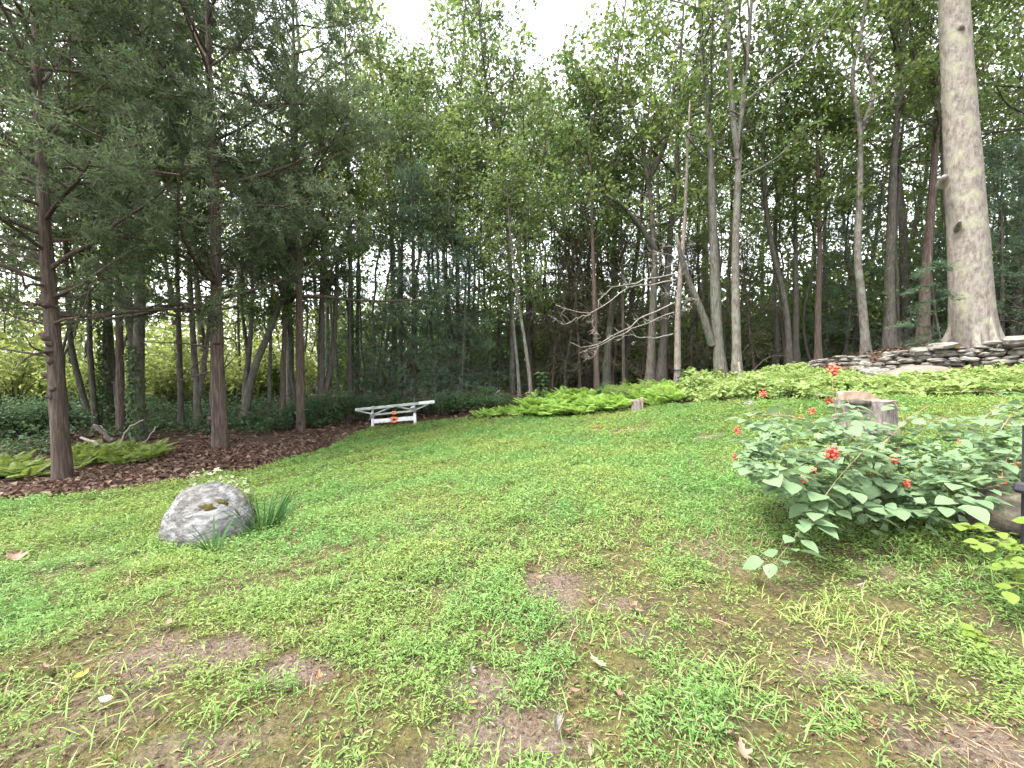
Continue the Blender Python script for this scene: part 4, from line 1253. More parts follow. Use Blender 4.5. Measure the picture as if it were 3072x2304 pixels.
# ================================================================== THE WHITE RACK
def rack():
    d = 14.0
    def q(x, y, dy=0.0):                       # crop pixels to a point in the rack's upright plane
        return at((1040 + x / 7.373) / 3, (1180 + y / 7.373) / 3, d + dy) + [0, 0, .11]
    base = (q(575, 800) + q(1520, 720)) / 2
    root = tag(empty('canoe_rack', base), 'white wooden rack with braced top rail and orange round mark at the lawn edge', 'rack')
    def part(name, a, b, w, h, mat, dy=0.0, bv=.008):
        mb = MB(); bar(mb, a - base, b - base, w, h)
        o = mb.obj(name, mat, root, smooth=False)
        return bevel(o, bv)
    gl, gr = q(575, 800), q(1520, 720)
    for (x0, y0, x1, y1) in ((577, 800, 577, 370), (1522, 722, 1494, 300)):
        lo, mid, up = q(x0, y0 + 140), q(x0 + (x1 - x0) * .55, y0 + (y1 - y0) * .5), q(x1, y1 - 12)
        mb = MB(); bar(mb, lo - base, mid - base, .085, .085, up=(0, 1, 0)); bevel(mb.obj('post', 'white_paint', root, smooth=False), .01)
        mb = MB(); bar(mb, mid - base, up - base, .065, .065, up=(0, 1, 0)); bevel(mb.obj('post', 'grey_paint', root, smooth=False), .01)
    part('top_rail', q(190, 440, -.06), q(1940, 262, -.06), .05, .09, 'grey_paint')
    part('top_rail', q(1600, 293, -.068), q(1942, 262, -.068), .05, .10, 'white_paint')
    part('middle_rail', q(620, 545), q(1480, 463), .05, .06, 'grey_paint')
    part('bottom_board', q(600, 697, -.03), q(1500, 620, -.03), .045, .135, 'white_paint')
    for a, b in (((550, 522), (185, 455)), ((615, 535), (995, 372)), ((1480, 440), (1075, 358)), ((1535, 435), (1805, 315))):
        part('brace', q(*a, -.02), q(*b, -.02), .04, .045, 'grey_paint')
    for a, b in (((520, 535), (570, 500)), ((1415, 395), (1500, 360))):
        part('hook', q(*a, -.07), q(*b, -.07), .04, .05, 'white_paint')
    for x, y in ((578, 560), (1495, 430)):
        mb = MB(); box(mb, q(x, y, -.01) - base, (.075, .07, .085)); bevel(mb.obj('bracket', 'dark_metal', root, smooth=False), .012)
    mb = MB(); tube(mb, [q(1493, 300) - base, q(1490, 230) - base, q(1493, 160) - base], [.014, .012, .008], 6); mb.obj('pin', 'dark_metal', root)
    mb = MB(); bar(mb, q(1000, 506, -.032) - base, q(1095, 497, -.032) - base, .01, .11); mb.obj('marker', 'orange', root, smooth=False)
    # round orange mark with a dark heart on the board
    def disc(name, cx, cy, rx, ry, dy, mat):
        a = np.linspace(0, 6.283, 28, endpoint=False)
        ct = q(cx, cy, dy) - base
        V = []
        for yy in (-.006, .006):
            V.append(ct + np.stack([rx * np.cos(a), np.full(28, yy), np.minimum(ry * np.sin(a) + .085 * rx * np.cos(a), .075)], 1))
        V = np.concatenate(V + [[ct + [0, -.006, 0]]])
        j = np.arange(28); j2 = (j + 1) % 28
        mb = MB(); mb.add(V, [np.stack([j, 28 + j, 28 + j2, j2], 1), np.stack([j, j2, np.full(28, 56)], 1)])
        mb.obj(name, mat, root, smooth=False)
    disc('round_mark', 1052, 645, .125, .115, -.062, 'orange')
    disc('mark_centre', 1050, 655, .06, .035, -.074, 'dark_red')
rack()

# strap and little dark box on the dead pine
def strap_box():
    c = at(677.3, 376.0, 14.72)
    root = tag(empty('strapped_box', c), 'small dark box hung from a black strap round the dead pine trunk', 'strapped box')
    ctr = at(677.6, 370.0, 15.0) - c
    a = np.linspace(0, 6.283, 25)
    mb = MB()
    R_ = .155
    V = np.concatenate([np.stack([ctr[0] + r * np.cos(a), ctr[1] + r * np.sin(a), np.full(25, ctr[2] + z)], 1) for r, z in ((R_, -.022), (R_ + .008, -.022), (R_ + .008, .022), (R_, .022))])
    k = np.arange(24)
    mb.add(V, [np.stack([o + k, o + k + 1, ((o + 25) % 100) + k + 1, ((o + 25) % 100) + k], 1) for o in (0, 25, 50, 75)])
    mb.obj('strap', 'black_plastic', root)
    for s in (-1, 1):
        mb = MB(); bar(mb, (s * .09, -.02, .10), (s * .015, -.03, .0), .012, .028); mb.obj('hanger', 'dark_metal', root, smooth=False)
    mb = MB(); box(mb, (0, -.03, -.09), (.045, .025, .085)); bevel(mb.obj('case', 'dark_metal', root, smooth=False), .012)
    mb = MB(); box(mb, (0, -.062, -.05), (.03, .006, .02)); mb.obj('lens', 'black_plastic', root, smooth=False)
    mb = MB(); box(mb, (0, -.062, -.125), (.032, .006, .010)); mb.obj('plate', 'white_paint', root, smooth=False)
strap_box()

# ================================================================== FERNS
def fern_mesh(rng, name, nf=11, hh=.62):
    mb = MB()
    for k in range(nf):
        az = k / nf * 6.283 + rng.normal(0, .25)
        L = hh * rng.uniform(.85, 1.3); el = rng.uniform(.8, 1.4)
        d = np.array([math.cos(az) * math.cos(el), math.sin(az) * math.cos(el), math.sin(el)])
        p = np.array([math.cos(az) * .04, math.sin(az) * .04, 0.0]); pts = [p]
        for _ in range(9):
            d = norm(d + np.array([math.cos(az) * .06, math.sin(az) * .06, -.10 * rng.uniform(.6, 1.5)])); p = p + d * L / 9; pts.append(p)
        pts = np.array(pts)
        tube(mb, pts[::3], np.linspace(.006, .002, 4), 3, 0, False)
        q = np.linspace(.2, .99, 16)
        b = np.stack([np.interp(q, np.linspace(0, 1, 10), pts[:, c]) for c in range(3)], 1)
        t = norm(np.gradient(b, axis=0)); sd = norm(np.cross(t, [0, 0, 1.0])); up = np.cross(sd, t)
        w = L * .26 * np.sin(math.pi * np.clip(.16 + .84 * q, 0, 1)) ** .8 + .012
        for s in (-1, 1):
            leaves(mb, b, sd * s + t * .35 - up * .12, up + rng.normal(0, .12, (16, 3)), w, np.full(16, L * .062), 0, .05, .1)
    return mb.mesh(name, 'fern_leaf', False)
FERNS = [fern_mesh(R3, 'fern', 11, .60) for _ in range(3)]
FERN_L = [fern_mesh(R3, 'fern', 10, .52) for _ in range(2)]
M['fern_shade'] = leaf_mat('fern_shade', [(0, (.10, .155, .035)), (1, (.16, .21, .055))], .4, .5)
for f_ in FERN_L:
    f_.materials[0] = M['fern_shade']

def put(name, me, loc, rz, s, label, cat, group=None, tilt=(0, 0)):
    o = link(bpy.data.objects.new(name, me))
    o.location = loc; o.rotation_euler = (tilt[0], tilt[1], rz); o.scale = (s, s, s)
    return tag(o, label, cat, group)
bed = []
tries = 0
while len(bed) < 120 and tries < 4000:
    tries += 1
    px = R3.uniform(478, 672)
    f = np.interp(px, [478, 530, 560, 610, 672], [14.0, 13.7, 13.5, 13.25, 12.8])
    depth = np.interp(px, [478, 520, 560, 640, 672], [.35, .9, 2.6, 2.9, 2.2])
    d = f + R3.random() * depth
    x = (px - 512) / F * d
    if any((x - a) ** 2 + (d - b) ** 2 < .27 ** 2 for a, b in bed) or (625 < px < 652 and d < 13.9):
        continue
    bed.append((x, d))
    s = R3.uniform(.8, 1.15) * (.62 if px < 525 else 1)
    put('fern', FERNS[R3.integers(3)], (x, d, h1(x, d)), R3.random() * 6.28, s, 'bright green fern crowded in the sunlit bed at the far edge of the lawn', 'fern',
        'ferns in the sunlit bed', R3.normal(0, .06, 2))
def fern_patch(n, pxr, dr, s0, s1, label, group):
    for _ in range(n):
        px, d = R3.uniform(*pxr), R3.uniform(*dr)
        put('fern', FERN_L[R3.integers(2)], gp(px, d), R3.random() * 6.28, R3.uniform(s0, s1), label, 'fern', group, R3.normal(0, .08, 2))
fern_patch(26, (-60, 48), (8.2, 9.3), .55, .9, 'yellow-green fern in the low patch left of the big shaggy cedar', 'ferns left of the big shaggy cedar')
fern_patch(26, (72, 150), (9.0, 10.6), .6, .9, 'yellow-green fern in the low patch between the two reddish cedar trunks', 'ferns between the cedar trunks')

# ================================================================== SHRUBS AND SAPLINGS
def shrub_mesh(rng, R_, Hh, n, LL, ratio=.6):
    st, lf = MB(), MB()
    tips = []
    for k in range(16):
        az = rng.random() * 6.28; rr = R_ * math.sqrt(rng.random()) * .85
        tip = np.array([math.cos(az) * rr, math.sin(az) * rr, Hh * (1 - .55 * (rr / R_) ** 2) * rng.uniform(.7, 1.1)])
        mid = tip * [.35, .35, .6] + rng.normal(0, .04, 3)
        P = smooth_path([np.array([math.cos(az), math.sin(az), 0]) * .05, mid, tip], 6)
        tube(st, P, np.linspace(.012, .004, 6), 4, 0, False)
        tips.append(P)
    T = np.array(tips)
    i = rng.integers(0, 16, n); q = 2 + 3.0 * rng.random(n) ** .6
    a = np.minimum(q.astype(int), 4); f = (q - a)[:, None]
    P = T[i, a] * (1 - f) + T[i, np.minimum(a + 1, 5)] * f + rng.normal(0, .11 * R_ + .03, (n, 3))
    P[:, 2] = np.maximum(P[:, 2], .03)
    A = rng.normal(0, 1, (n, 3)) * [1, 1, .4] + [0, 0, -.15]
    Nn = np.array([0, 0, 1.0]) + rng.normal(0, .45, (n, 3))
    L = LL * rng.uniform(.6, 1.2, n)
    leaves(lf, P, A, Nn, L, L * ratio, 0, .1, .15)
    return st, lf
SHR = []
for k in range(3):
    st, lf = shrub_mesh(R3, .75, .95, 1500, .085)
    SHR.append((st.mesh('stems', 'dark_bark'), lf.mesh('foliage', 'shrub_leaf', False)))

def put_shrub(px, d, s, label, group=None, k=0, leaf=None, name='shrub', sz=None):
    root = empty(name, gp(px, d), R3.random() * 6.28, s)
    if sz:
        root.scale = (s, s, s * sz)
    tag(root, label, 'shrub', group)
    for nm, me in zip(('stems', 'foliage'), SHR[k]):
        o = link(bpy.data.objects.new(nm, me), root)
        if nm == 'foliage' and leaf:
            o.material_slots[0].link = 'OBJECT'; o.material_slots[0].material = M[leaf]
    return root
for i, (px, d, s, sz) in enumerate([(300, 14.0, .9, 1), (322, 14.4, 1.0, 1.1), (346, 14.9, 1.05, 1.15), (368, 15.1, .95, 1.1), (390, 15.3, 1.0, 1), (412, 15.2, .85, .9), (285, 13.6, .6, .8), (268, 13.2, .55, .7), (428, 15.4, .8, .8)]):
    put_shrub(px, d, s, 'dark green shrub in the thicket behind the white rack', 'shrubs in the thicket behind the rack', i % 3, sz=sz)
for i, (px, d, s, sz) in enumerate([(446, 15.0, .8, 1), (462, 14.9, .85, .9), (478, 14.8, .8, .9), (494, 14.9, .75, .8), (508, 15.0, .7, .8), (450, 16.0, .9, 1), (485, 16.0, .8, 1)]):
    put_shrub(px, d, s, 'dark broad-leaved shrub at the lawn edge between the rack and the ferns', 'shrubs between the rack and the ferns', i % 3, sz=sz)
for i, (px, d, s, sz) in enumerate([(612, 14.8, .5, 1.4), (625, 14.2, .55, 1.2), (657, 13.8, .6, .9), (668, 13.6, .6, .8), (645, 14.5, .6, 1.0), (690, 14.2, .5, .7)]):
    put_shrub(px, d, s, 'leafy green weed shrub mixed into the right end of the fern bed', 'weed shrubs right of the ferns', i % 3, 'weed_leaf', sz=sz)
for i, (px, d, s, sz) in enumerate([(705, 13.6, .5, .8), (725, 13.2, .5, .8), (752, 13.0, .55, .8), (778, 12.6, .55, .8), (800, 12.0, .55, .8), (735, 12.0, .5, .7), (770, 11.2, .5, .6), (812, 10.6, .5, .6),
                                     (850, 11.2, .5, .7), (855, 10.0, .5, .6), (898, 9.9, .5, .7), (960, 9.2, .45, .5), (985, 9.4, .45, .6), (1010, 9.0, .5, .6), (1035, 9.0, .55, .7), (930, 9.1, .45, .5), (1022, 9.8, .5, .7), (875, 9.6, .45, .6)]):
    put_shrub(px, d, s, 'low light green shrub in the weeds below the stone wall', 'low shrubs below the wall', i % 3, 'weed_leaf', sz=sz)
for i, (px, d, s, sz) in enumerate([(20, 12.5, 1.1, .9), (45, 13.0, 1.1, .8), (-15, 12.0, 1.2, .9), (75, 13.4, .8, .8), (-60, 12.5, 1.2, 1), (160, 13.6, .6, .7), (230, 13.4, .5, .7), (252, 13.6, .6, .7)]):
    put_shrub(px, d, s, 'dark low bush among the trunks behind the cedars', 'low bushes behind the cedars', i % 3, sz=sz)
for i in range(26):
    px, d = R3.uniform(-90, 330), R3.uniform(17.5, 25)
    put_shrub(px, d, R3.uniform(1.5, 2.6), 'yellow-green sun-painted bush far back among the trunks on the left', 'sunlit bushes far back on the left', i % 3, 'painted_sun_leaf', sz=R3.uniform(1.0, 1.6))  # their sunlight is painted into the leaf colour
put_shrub(602, 15.4, .45, 'lone dark bush sticking up behind the ferns below the dead limbs', None, 1, sz=1.5)
put_shrub(627, 14.6, .32, 'lime green leafy sprout standing above the right part of the fern bed', None, 2, 'lime_leaf', sz=2.3)

def tiered_plant(name, label, cat, px, d, Hh, tiers, LL, leaf, spread=.2):
    root = tag(empty(name, gp(px, d)), label, cat)
    st, lf = MB(), MB()
    tube(st, [(0, 0, 0), (.03, 0, Hh * .5), (0, .02, Hh)], [.014, .011, .006], 5)
    for k in range(tiers):
        z = Hh * (.2 + .8 * k / (tiers - 1)); m = 5
        az = R3.random() * 6.28 + np.arange(m) / m * 6.28
        A = np.stack([np.cos(az), np.sin(az), np.full(m, -.12)], 1)
        leaves(lf, np.stack([A[:, 0] * spread * .25, A[:, 1] * spread * .25, np.full(m, z)], 1), A, np.array([0, 0, 1.0]) + R3.normal(0, .25, (m, 3)),
               LL * R3.uniform(.7, 1.15, m), LL * .62, 0, .1, .2)
    st.obj('stem', 'dark_bark', root); lf.obj('foliage', leaf, root, smooth=False)
tiered_plant('sapling', 'small sapling with tiers of broad glossy leaves left of the ferns', 'sapling', 543, 15.4, 1.15, 8, .3, 'shrub_leaf')
tiered_plant('sapling', 'knee-high pale seedling beside the tiered sapling', 'sapling', 531, 15.0, .55, 3, .22, 'weed_leaf')
tiered_plant('sapling', 'short pale seedling at the foot of the tiered sapling on its right', 'sapling', 553, 15.0, .3, 3, .2, 'shrub_leaf')
# long low sprays of a young hemlock by the giant
hroot = tag(empty('young_hemlock', gp(943, 12.9)), 'young hemlock with flat drooping sprays left of the giant trunk', 'tree')
st, lf = MB(), MB()
o0 = np.array(hroot.location)
tube(st, smooth_path([np.array([0, 0, 0]), at(936, 320, 12.9) - o0, at(932, 285, 12.9) - o0, at(930, 250, 12.9) - o0], 8), np.linspace(.04, .012, 8), 6)
for (x0, y0, x1, y1) in ((936, 310, 898, 327), (935, 328, 890, 327), (934, 300, 912, 312), (933, 285, 905, 295), (938, 332, 905, 345), (934, 290, 960, 300), (936, 340, 910, 350), (932, 268, 915, 278), (933, 262, 950, 270)):
    a, b = at(x0, y0, 12.9) - o0, at(x1, y1, 12.5) - o0
    P = smooth_path([a, (a + b) / 2 + [0, 0, .08], b], 8)
    tube(st, P, np.linspace(.012, .004, 8), 4, 0, False)
    m = 320
    q = R3.random(m); B = np.stack([np.interp(q, np.linspace(0, 1, 8), P[:, k]) for k in range(3)], 1)
    B += R3.normal(0, 1, (m, 3)) * [.10, .16, .03] * (1.1 - .5 * q[:, None])
    leaves(lf, B, R3.normal(0, 1, (m, 3)) * [1, 1, .25], np.array([0, 0, 1.0]) + R3.normal(0, .2, (m, 3)), .09, .03, 0, .05, .1)
st.obj('trunk', 'dark_bark', hroot); lf.obj('crown', 'hemlock_leaf', hroot, smooth=False)

# ivy on the two trunks
def ivy(px0, px1, py0, py1, d, r_, n, label):
    root_c = gp((px0 + px1) / 2, d)
    h_hi = at(px0, py1, d)[2] - root_c[2]
    q = R3.random(n) ** 1.2
    az = R3.normal(-2.0, .9, n)
    z = q * h_hi
    sx = (px1 - (px0 + px1) / 2) / F * d
    P = np.stack([np.cos(az) * (r_ + .03) + np.interp(q, [0, 1], [0, sx * 0]), np.sin(az) * (r_ + .03), z], 1) + R3.normal(0, .03, (n, 3))
    mb = MB(); out = np.stack([np.cos(az), np.sin(az), R3.normal(.2, .3, n)], 1)
    leaves(mb, P, R3.normal(0, .6, (n, 3)) + [0, 0, -.6], out, .10 * R3.uniform(.6, 1.2, n), .085, 0, .05)
    tag(mb.obj('ivy', 'ivy_leaf', smooth=False, loc=root_c), label, 'ivy')
ivy(107, 107, 432, 300, 13.5, .17, 900, 'ivy climbing the dark trunk left of the thick grey one')
ivy(137, 139, 441, 345, 12.0, .19, 600, 'ivy climbing the foot of the thick grey trunk between the cedars')

# ================================================================== PLANTS ROUND THE BOULDER
def strap_clump(name, label, c, n, L0, L1, w, mat, spread=.1, lean=(0, 0)):
    mb = MB()
    for k in range(n):
        az = R3.random() * 6.28; rr = spread * math.sqrt(R3.random())
        b = np.array([math.cos(az) * rr, math.sin(az) * rr, -.01])
        L = R3.uniform(L0, L1); el = R3.uniform(1.0, 1.55)
        d = np.array([math.cos(az) * math.cos(el) + lean[0], math.sin(az) * math.cos(el) + lean[1], math.sin(el)]); d = norm(d)
        pts = [b]
        for _ in range(6):
            d = norm(d + np.array([math.cos(az) * .05, math.sin(az) * .05, -.09 * R3.uniform(.2, 1.6)])); pts.append(pts[-1] + d * L / 6)
        pts = np.array(pts)
        sd = norm(np.cross(norm(pts[-1] - pts[0]), R3.normal(size=3)))
        ww = (w * np.array([.5, .9, 1, .95, .8, .5, .05]) * R3.uniform(.7, 1.2) / 2)[:, None]
        V = np.concatenate([pts - sd * ww, pts + sd * ww]); k_ = np.arange(6)
        mb.add(V, [np.stack([k_, k_ + 1, 7 + k_ + 1, 7 + k_], 1)])
    o = mb.obj(name, mat, smooth=True, loc=c)
    return tag(o, label, 'plant')
strap_clump('strap_leaf_clump', 'big clump of dark strap-like leaves at the right end of the boulder', gp(260, 4.85), 110, .25, .56, .018, 'iris_leaf', .17)
strap_clump('strap_leaf_clump', 'small fan of strap-like leaves growing in front of the boulder', gp(210, 4.12), 16, .2, .42, .02, 'iris_leaf', .03)

def skirt(label, c, rx, ry, n, mat, a0=0, a1=6.283):
    mb = MB()
    a = R3.uniform(a0, a1, n); k = 1 + R3.normal(0, .07, n)
    x, y = c[0] + rx * k * np.cos(a), c[1] + ry * k * np.sin(a)
    m = 7
    x, y = np.repeat(x, m), np.repeat(y, m)
    az = R3.random(n * m) * 6.283; el = R3.normal(.35, .4, n * m)
    A = np.stack([np.cos(az) * np.cos(el), np.sin(az) * np.cos(el), np.sin(el)], 1)
    P = np.stack([x, y, H(x, y) + .10 * R3.random(n * m) ** 1.3], 1)
    L = R3.uniform(.03, .06, n * m)
    leaves(mb, P, A, np.array([0, 0, 1.0]) + R3.normal(0, .35, (n * m, 3)), L, L * .28, 0, .1, .1)
    tag(mb.obj('weeds', mat, smooth=False), label, 'weeds', kind='stuff')
skirt('low weeds growing tight round the foot of the granite boulder', bc, .49, .40, 260, 'grass_leaf')
skirt('low weeds growing round the foot of the big stump', gp(866, 6.5), .50, .48, 160, 'grass_leaf')

def trailing():
    base = gp(252, 5.1)
    root = tag(empty('trailing_shrub', base), 'thin arching stems with small pale leaves reaching over the boulder', 'shrub')
    lf = MB()
    for pts in ([(252, 498), (240, 486), (222, 475), (205, 474), (190, 480)], [(250, 497), (236, 480), (215, 470), (197, 472), (186, 476)], [(254, 500), (246, 482), (243, 474)], [(250, 498), (225, 486), (205, 488), (192, 495), (180, 505)],
                [(240, 490), (222, 480), (200, 478), (182, 491), (176, 500)]):
        P = smooth_path([base] + [at(x, y, 5.05 - .05 * k) for k, (x, y) in enumerate(pts)], 14) - base
        mb = MB(); tube(mb, P, np.linspace(.005, .002, 14), 4, 0, False); mb.obj('stem', 'green_cane', root)
        m = 20
        q = .3 + .7 * R3.random(m); B = np.stack([np.interp(q, np.linspace(0, 1, 14), P[:, k]) for k in range(3)], 1) + R3.normal(0, .012, (m, 3))
        leaves(lf, B, R3.normal(0, 1, (m, 3)) * [1, 1, .5], np.array([0, -.3, 1.0]) + R3.normal(0, .5, (m, 3)), R3.uniform(.05, .085, m), .042, 0, .1)
    lf.obj('foliage', 'vine_leaf', root, smooth=False)
trailing()

# ================================================================== BROKEN WOOD ON THE LEFT
def log(label, pts, d, r_, mat, dd=0.0, cut=False, cat='branch', name='fallen_branch'):
    P = [at(x, y, d + dd * k) for k, (x, y) in enumerate(pts)]
    c = P[0].copy()
    P = smooth_path([p - c for p in P], 9)
    P[1:-1] += R3.normal(0, .012, (7, 3))
    mb = MB(); tube(mb, P, np.linspace(r_, r_ * .6, 9), 8, 0, True, .06, R3)
    o = mb.obj(name, mat, loc=c)
    tag(o, label, cat)
    if cut:
        v = norm(P[0] - P[1])
        m2 = MB(); tube(m2, [P[0] - v * .02, P[0] + v * .012], [r_ * .98, r_ * .98], 10); m2.obj('sawn_end', 'cut_wood', o)
    return o
def cl(x, y):
    return x / 3.687 / 3, (1150 + y / 3.687) / 3
log('barkless pale limb lying lowest in the broken pile behind the ferns', [cl(1270, 720), cl(1150, 705), cl(1040, 660), cl(980, 625), cl(895, 600)], 11.2, .055, 'dead_wood', .05)
log('pale straight limb lying behind the lowest one in the broken pile', [cl(1240, 690), cl(1120, 682), cl(960, 690)], 11.5, .05, 'dead_wood')
log('pale forked limb stub lying in front in the broken pile', [cl(1130, 720), cl(1040, 708), cl(975, 722)], 11.0, .04, 'dead_wood')
log('dark sawn log leaning up to the left out of the broken pile', [cl(1245, 635), cl(1160, 560), cl(1085, 500), cl(1040, 470)], 11.5, .075, 'dark_bark', .05, True, 'log', 'log')
log('thin grey curved branch arching over the dark sawn log', [cl(1180, 560), cl(1150, 510), cl(1110, 475), cl(1040, 455)], 11.7, .025, 'dead_wood')
log('thin pale stick leaning against the thick grey trunk', [cl(1320, 700), cl(1360, 590), cl(1420, 490), cl(1500, 440), cl(1590, 405)], 11.3, .022, 'dead_wood')
log('grey branch lying flat at the foot of the thick grey trunk', [cl(1420, 720), cl(1500, 690), cl(1620, 640), cl(1720, 480)], 11.2, .02, 'dead_wood')
log('long dead limb hanging across between the two reddish cedar trunks', [(178, 301), (170, 306), (152, 313), (130, 316), (105, 319)], 10.0, .05, 'dark_bark', -.05, cat='branch', name='hanging_branch')
for k, pts in enumerate(([(480, 398), (492, 401), (505, 403)], [(486, 388), (497, 396), (510, 400)], [(478, 404), (490, 398), (500, 390)])):
    log(['thin dead branch in the brush heap left of the pale crossed pair, lowest of three', 'thin dead branch in the brush heap left of the pale crossed pair, uppermost of three', 'thin dead branch crossing the other two in the brush heap'][k], pts, 16.2, .03, 'dead_wood')
log('arched bare vine stem behind the low stone row', [(752, 372), (765, 358), (782, 354), (800, 363), (806, 367)], 16.8, .022, 'red_bark')
log('dead branch poking up from the weeds at the foot of the tall grey trunks', [(739, 378), (739.5, 368), (739, 362)], 14.5, .045, 'dead_wood')

# ================================================================== BERRY BUSHES
def leaflet(L, W, nst=6, droop=.16):
    q = np.linspace(0, 1, nst)
    w = W * np.array([.0, .72, 1.0, .86, .5, .0])[:nst] * .5
    z = -droop * L * q ** 2
    mid = np.stack([q * L, 0 * q, z], 1); l_ = np.stack([q * L, w, z + w * .22], 1); r_ = np.stack([q * L, -w, z + w * .22], 1)
    V = np.concatenate([mid, l_, r_]); k = np.arange(nst - 1)
    return V, [np.stack([k, k + 1, nst + k + 1, nst + k], 1), np.stack([2 * nst + k, 2 * nst + k + 1, k + 1, k], 1)]

def trifoliate(rng, name, mat, L=.115, W=.10):
    mb = MB()
    for a, s, off in ((0, 1.0, .045), (1.25, .72, .02), (-1.25, .72, .02)):
        V, f = leaflet(L * s, W * s)
        V = V + [off, 0, 0]
        a = a + rng.normal(0, .12); c_, s_ = math.cos(a), math.sin(a)
        t = rng.normal(.1, .15); V = V * 1.0
        V[:, 2] = V[:, 2] - np.abs(V[:, 0]) * t * .4
        mb.add(V @ np.array([[c_, s_, 0], [-s_, c_, 0], [0, 0, 1]]), f)
    return mb.mesh(name, mat, True)
TRI = [trifoliate(R3, 'leaf', 'berry_leaf') for _ in range(5)]
SINGLE = []
for _ in range(3):
    mb = MB(); V, f = leaflet(.11, .085, 6, .1); mb.add(V, f); SINGLE.append(mb.mesh('leaf', 'lime_leaf', True))

def add_leaf(parent, P, heading, tilt, s, meshes, mat=None):
    o = bpy.data.objects.new('leaf', meshes[R3.integers(len(meshes))])
    link(o, parent)
    o.location = P; o.rotation_euler = (R3.normal(0, .22), tilt, heading); o.scale = (s, s, s)
    if mat:
        o.material_slots[0].link = 'OBJECT'; o.material_slots[0].material = M[mat]
    return o

def cluster(parent, P, r_, n):
    mb = MB()
    import bmesh
    for k in range(n):
        v = norm(R3.normal(size=3)); c = P + v * [1, 1, 1.25] * r_ * R3.uniform(.5, 1.0)
        a = np.linspace(0, 6.283, 7, endpoint=False)
        q = r_ * .36
        V = [c + [0, 0, -q]]
        for zz, rr in ((-.5, .87), (.5, .87)):
            V += list(c + np.stack([q * rr * np.cos(a), q * rr * np.sin(a), np.full(7, q * zz)], 1))
        V.append(c + [0, 0, q])
        j = np.arange(7); j2 = (j + 1) % 7
        mb.add(V, [np.stack([1 + j, 1 + j2, 8 + j2, 8 + j], 1), np.stack([np.zeros(7, int), 1 + j2, 1 + j], 1), np.stack([np.full(7, 15), 8 + j, 8 + j2], 1)])
    return mb.obj('berry_cluster', 'berry', parent)

def bush(label, basepx, based, canes, clusters, nleaf, top, bot, pxr, dr, dark, lsize=1.0):
    base = gp(basepx, based)
    root = tag(empty('berry_bush', base), label, 'bush')
    nl = 0
    for pts, d0, d1, r_, mat, nl_ in canes:
        k = len(pts)
        P = smooth_path([base + [R3.normal(0, .08), R3.normal(0, .06), 0]] + [at(x, y, d0 + (d1 - d0) * i / max(k - 1, 1)) for i, (x, y) in enumerate(pts)], 16) - base
        mb = MB(); tube(mb, P, np.linspace(r_, r_ * .4, 16), 6); mb.obj('cane', mat, root)
        for j in range(nl_):
            q = .35 + .65 * (j + R3.random() * .5) / nl_
            p = np.array([np.interp(q, np.linspace(0, 1, 16), P[:, c]) for c in range(3)])
            add_leaf(root, p + R3.normal(0, .02, 3), R3.random() * 6.28, R3.normal(.12, .18), lsize * R3.uniform(.75, 1.15), TRI); nl += 1
    for px, py, d, r_, n in clusters:
        cluster(root, at(px, py, d) - base, r_ * .92, n)
    T0, T1 = top, bot
    fo = MB(); m = dark
    px = R3.uniform(pxr[0], pxr[1], m)
    yt = np.interp(px, T0[0], T0[1]) + 16; yb = np.interp(px, T1[0], T1[1])
    py = yt + (yb - yt) * R3.random(m) ** .8
    d = R3.uniform(dr[0] + .15, dr[1], m)
    P = np.array([at(a, b, c) for a, b, c in zip(px, py, d)])
    P[:, 2] = np.maximum(P[:, 2], H(P[:, 0], P[:, 1]) + .03)
    A = R3.normal(0, 1, (m, 3)) * [1, 1, .35]
    L = R3.uniform(.05, .095, m)
    leaves(fo, P - base, A, np.array([0, -.25, 1.0]) + R3.normal(0, .35, (m, 3)), L, L * .8, 0, .08, .15)
    o = fo.obj('foliage', 'berry_leaf', root, smooth=False); o['kind'] = 'stuff'
    while nl < nleaf:
        px = R3.uniform(*pxr)
        yt, yb = np.interp(px, *T0), np.interp(px, *T1)
        u = R3.random() ** 1.3
        py = yt + (yb - yt) * u * .85
        d = dr[1] - (dr[1] - dr[0]) * min(1, u * 1.1 + R3.normal(0, .12))
        p = at(px, py, d)
        if p[2] < h1(p[0], p[1]) + .08:
            continue
        add_leaf(root, p - base, R3.random() * 6.28, R3.normal(.12, .16), lsize * R3.uniform(.7, 1.2), TRI); nl += 1
    return root
BT = ([735, 760, 790, 815, 835, 858, 880, 905, 930], [446, 418, 404, 412, 402, 412, 428, 430, 424])
BB = ([735, 775, 800, 830, 930], [470, 490, 515, 530, 535])
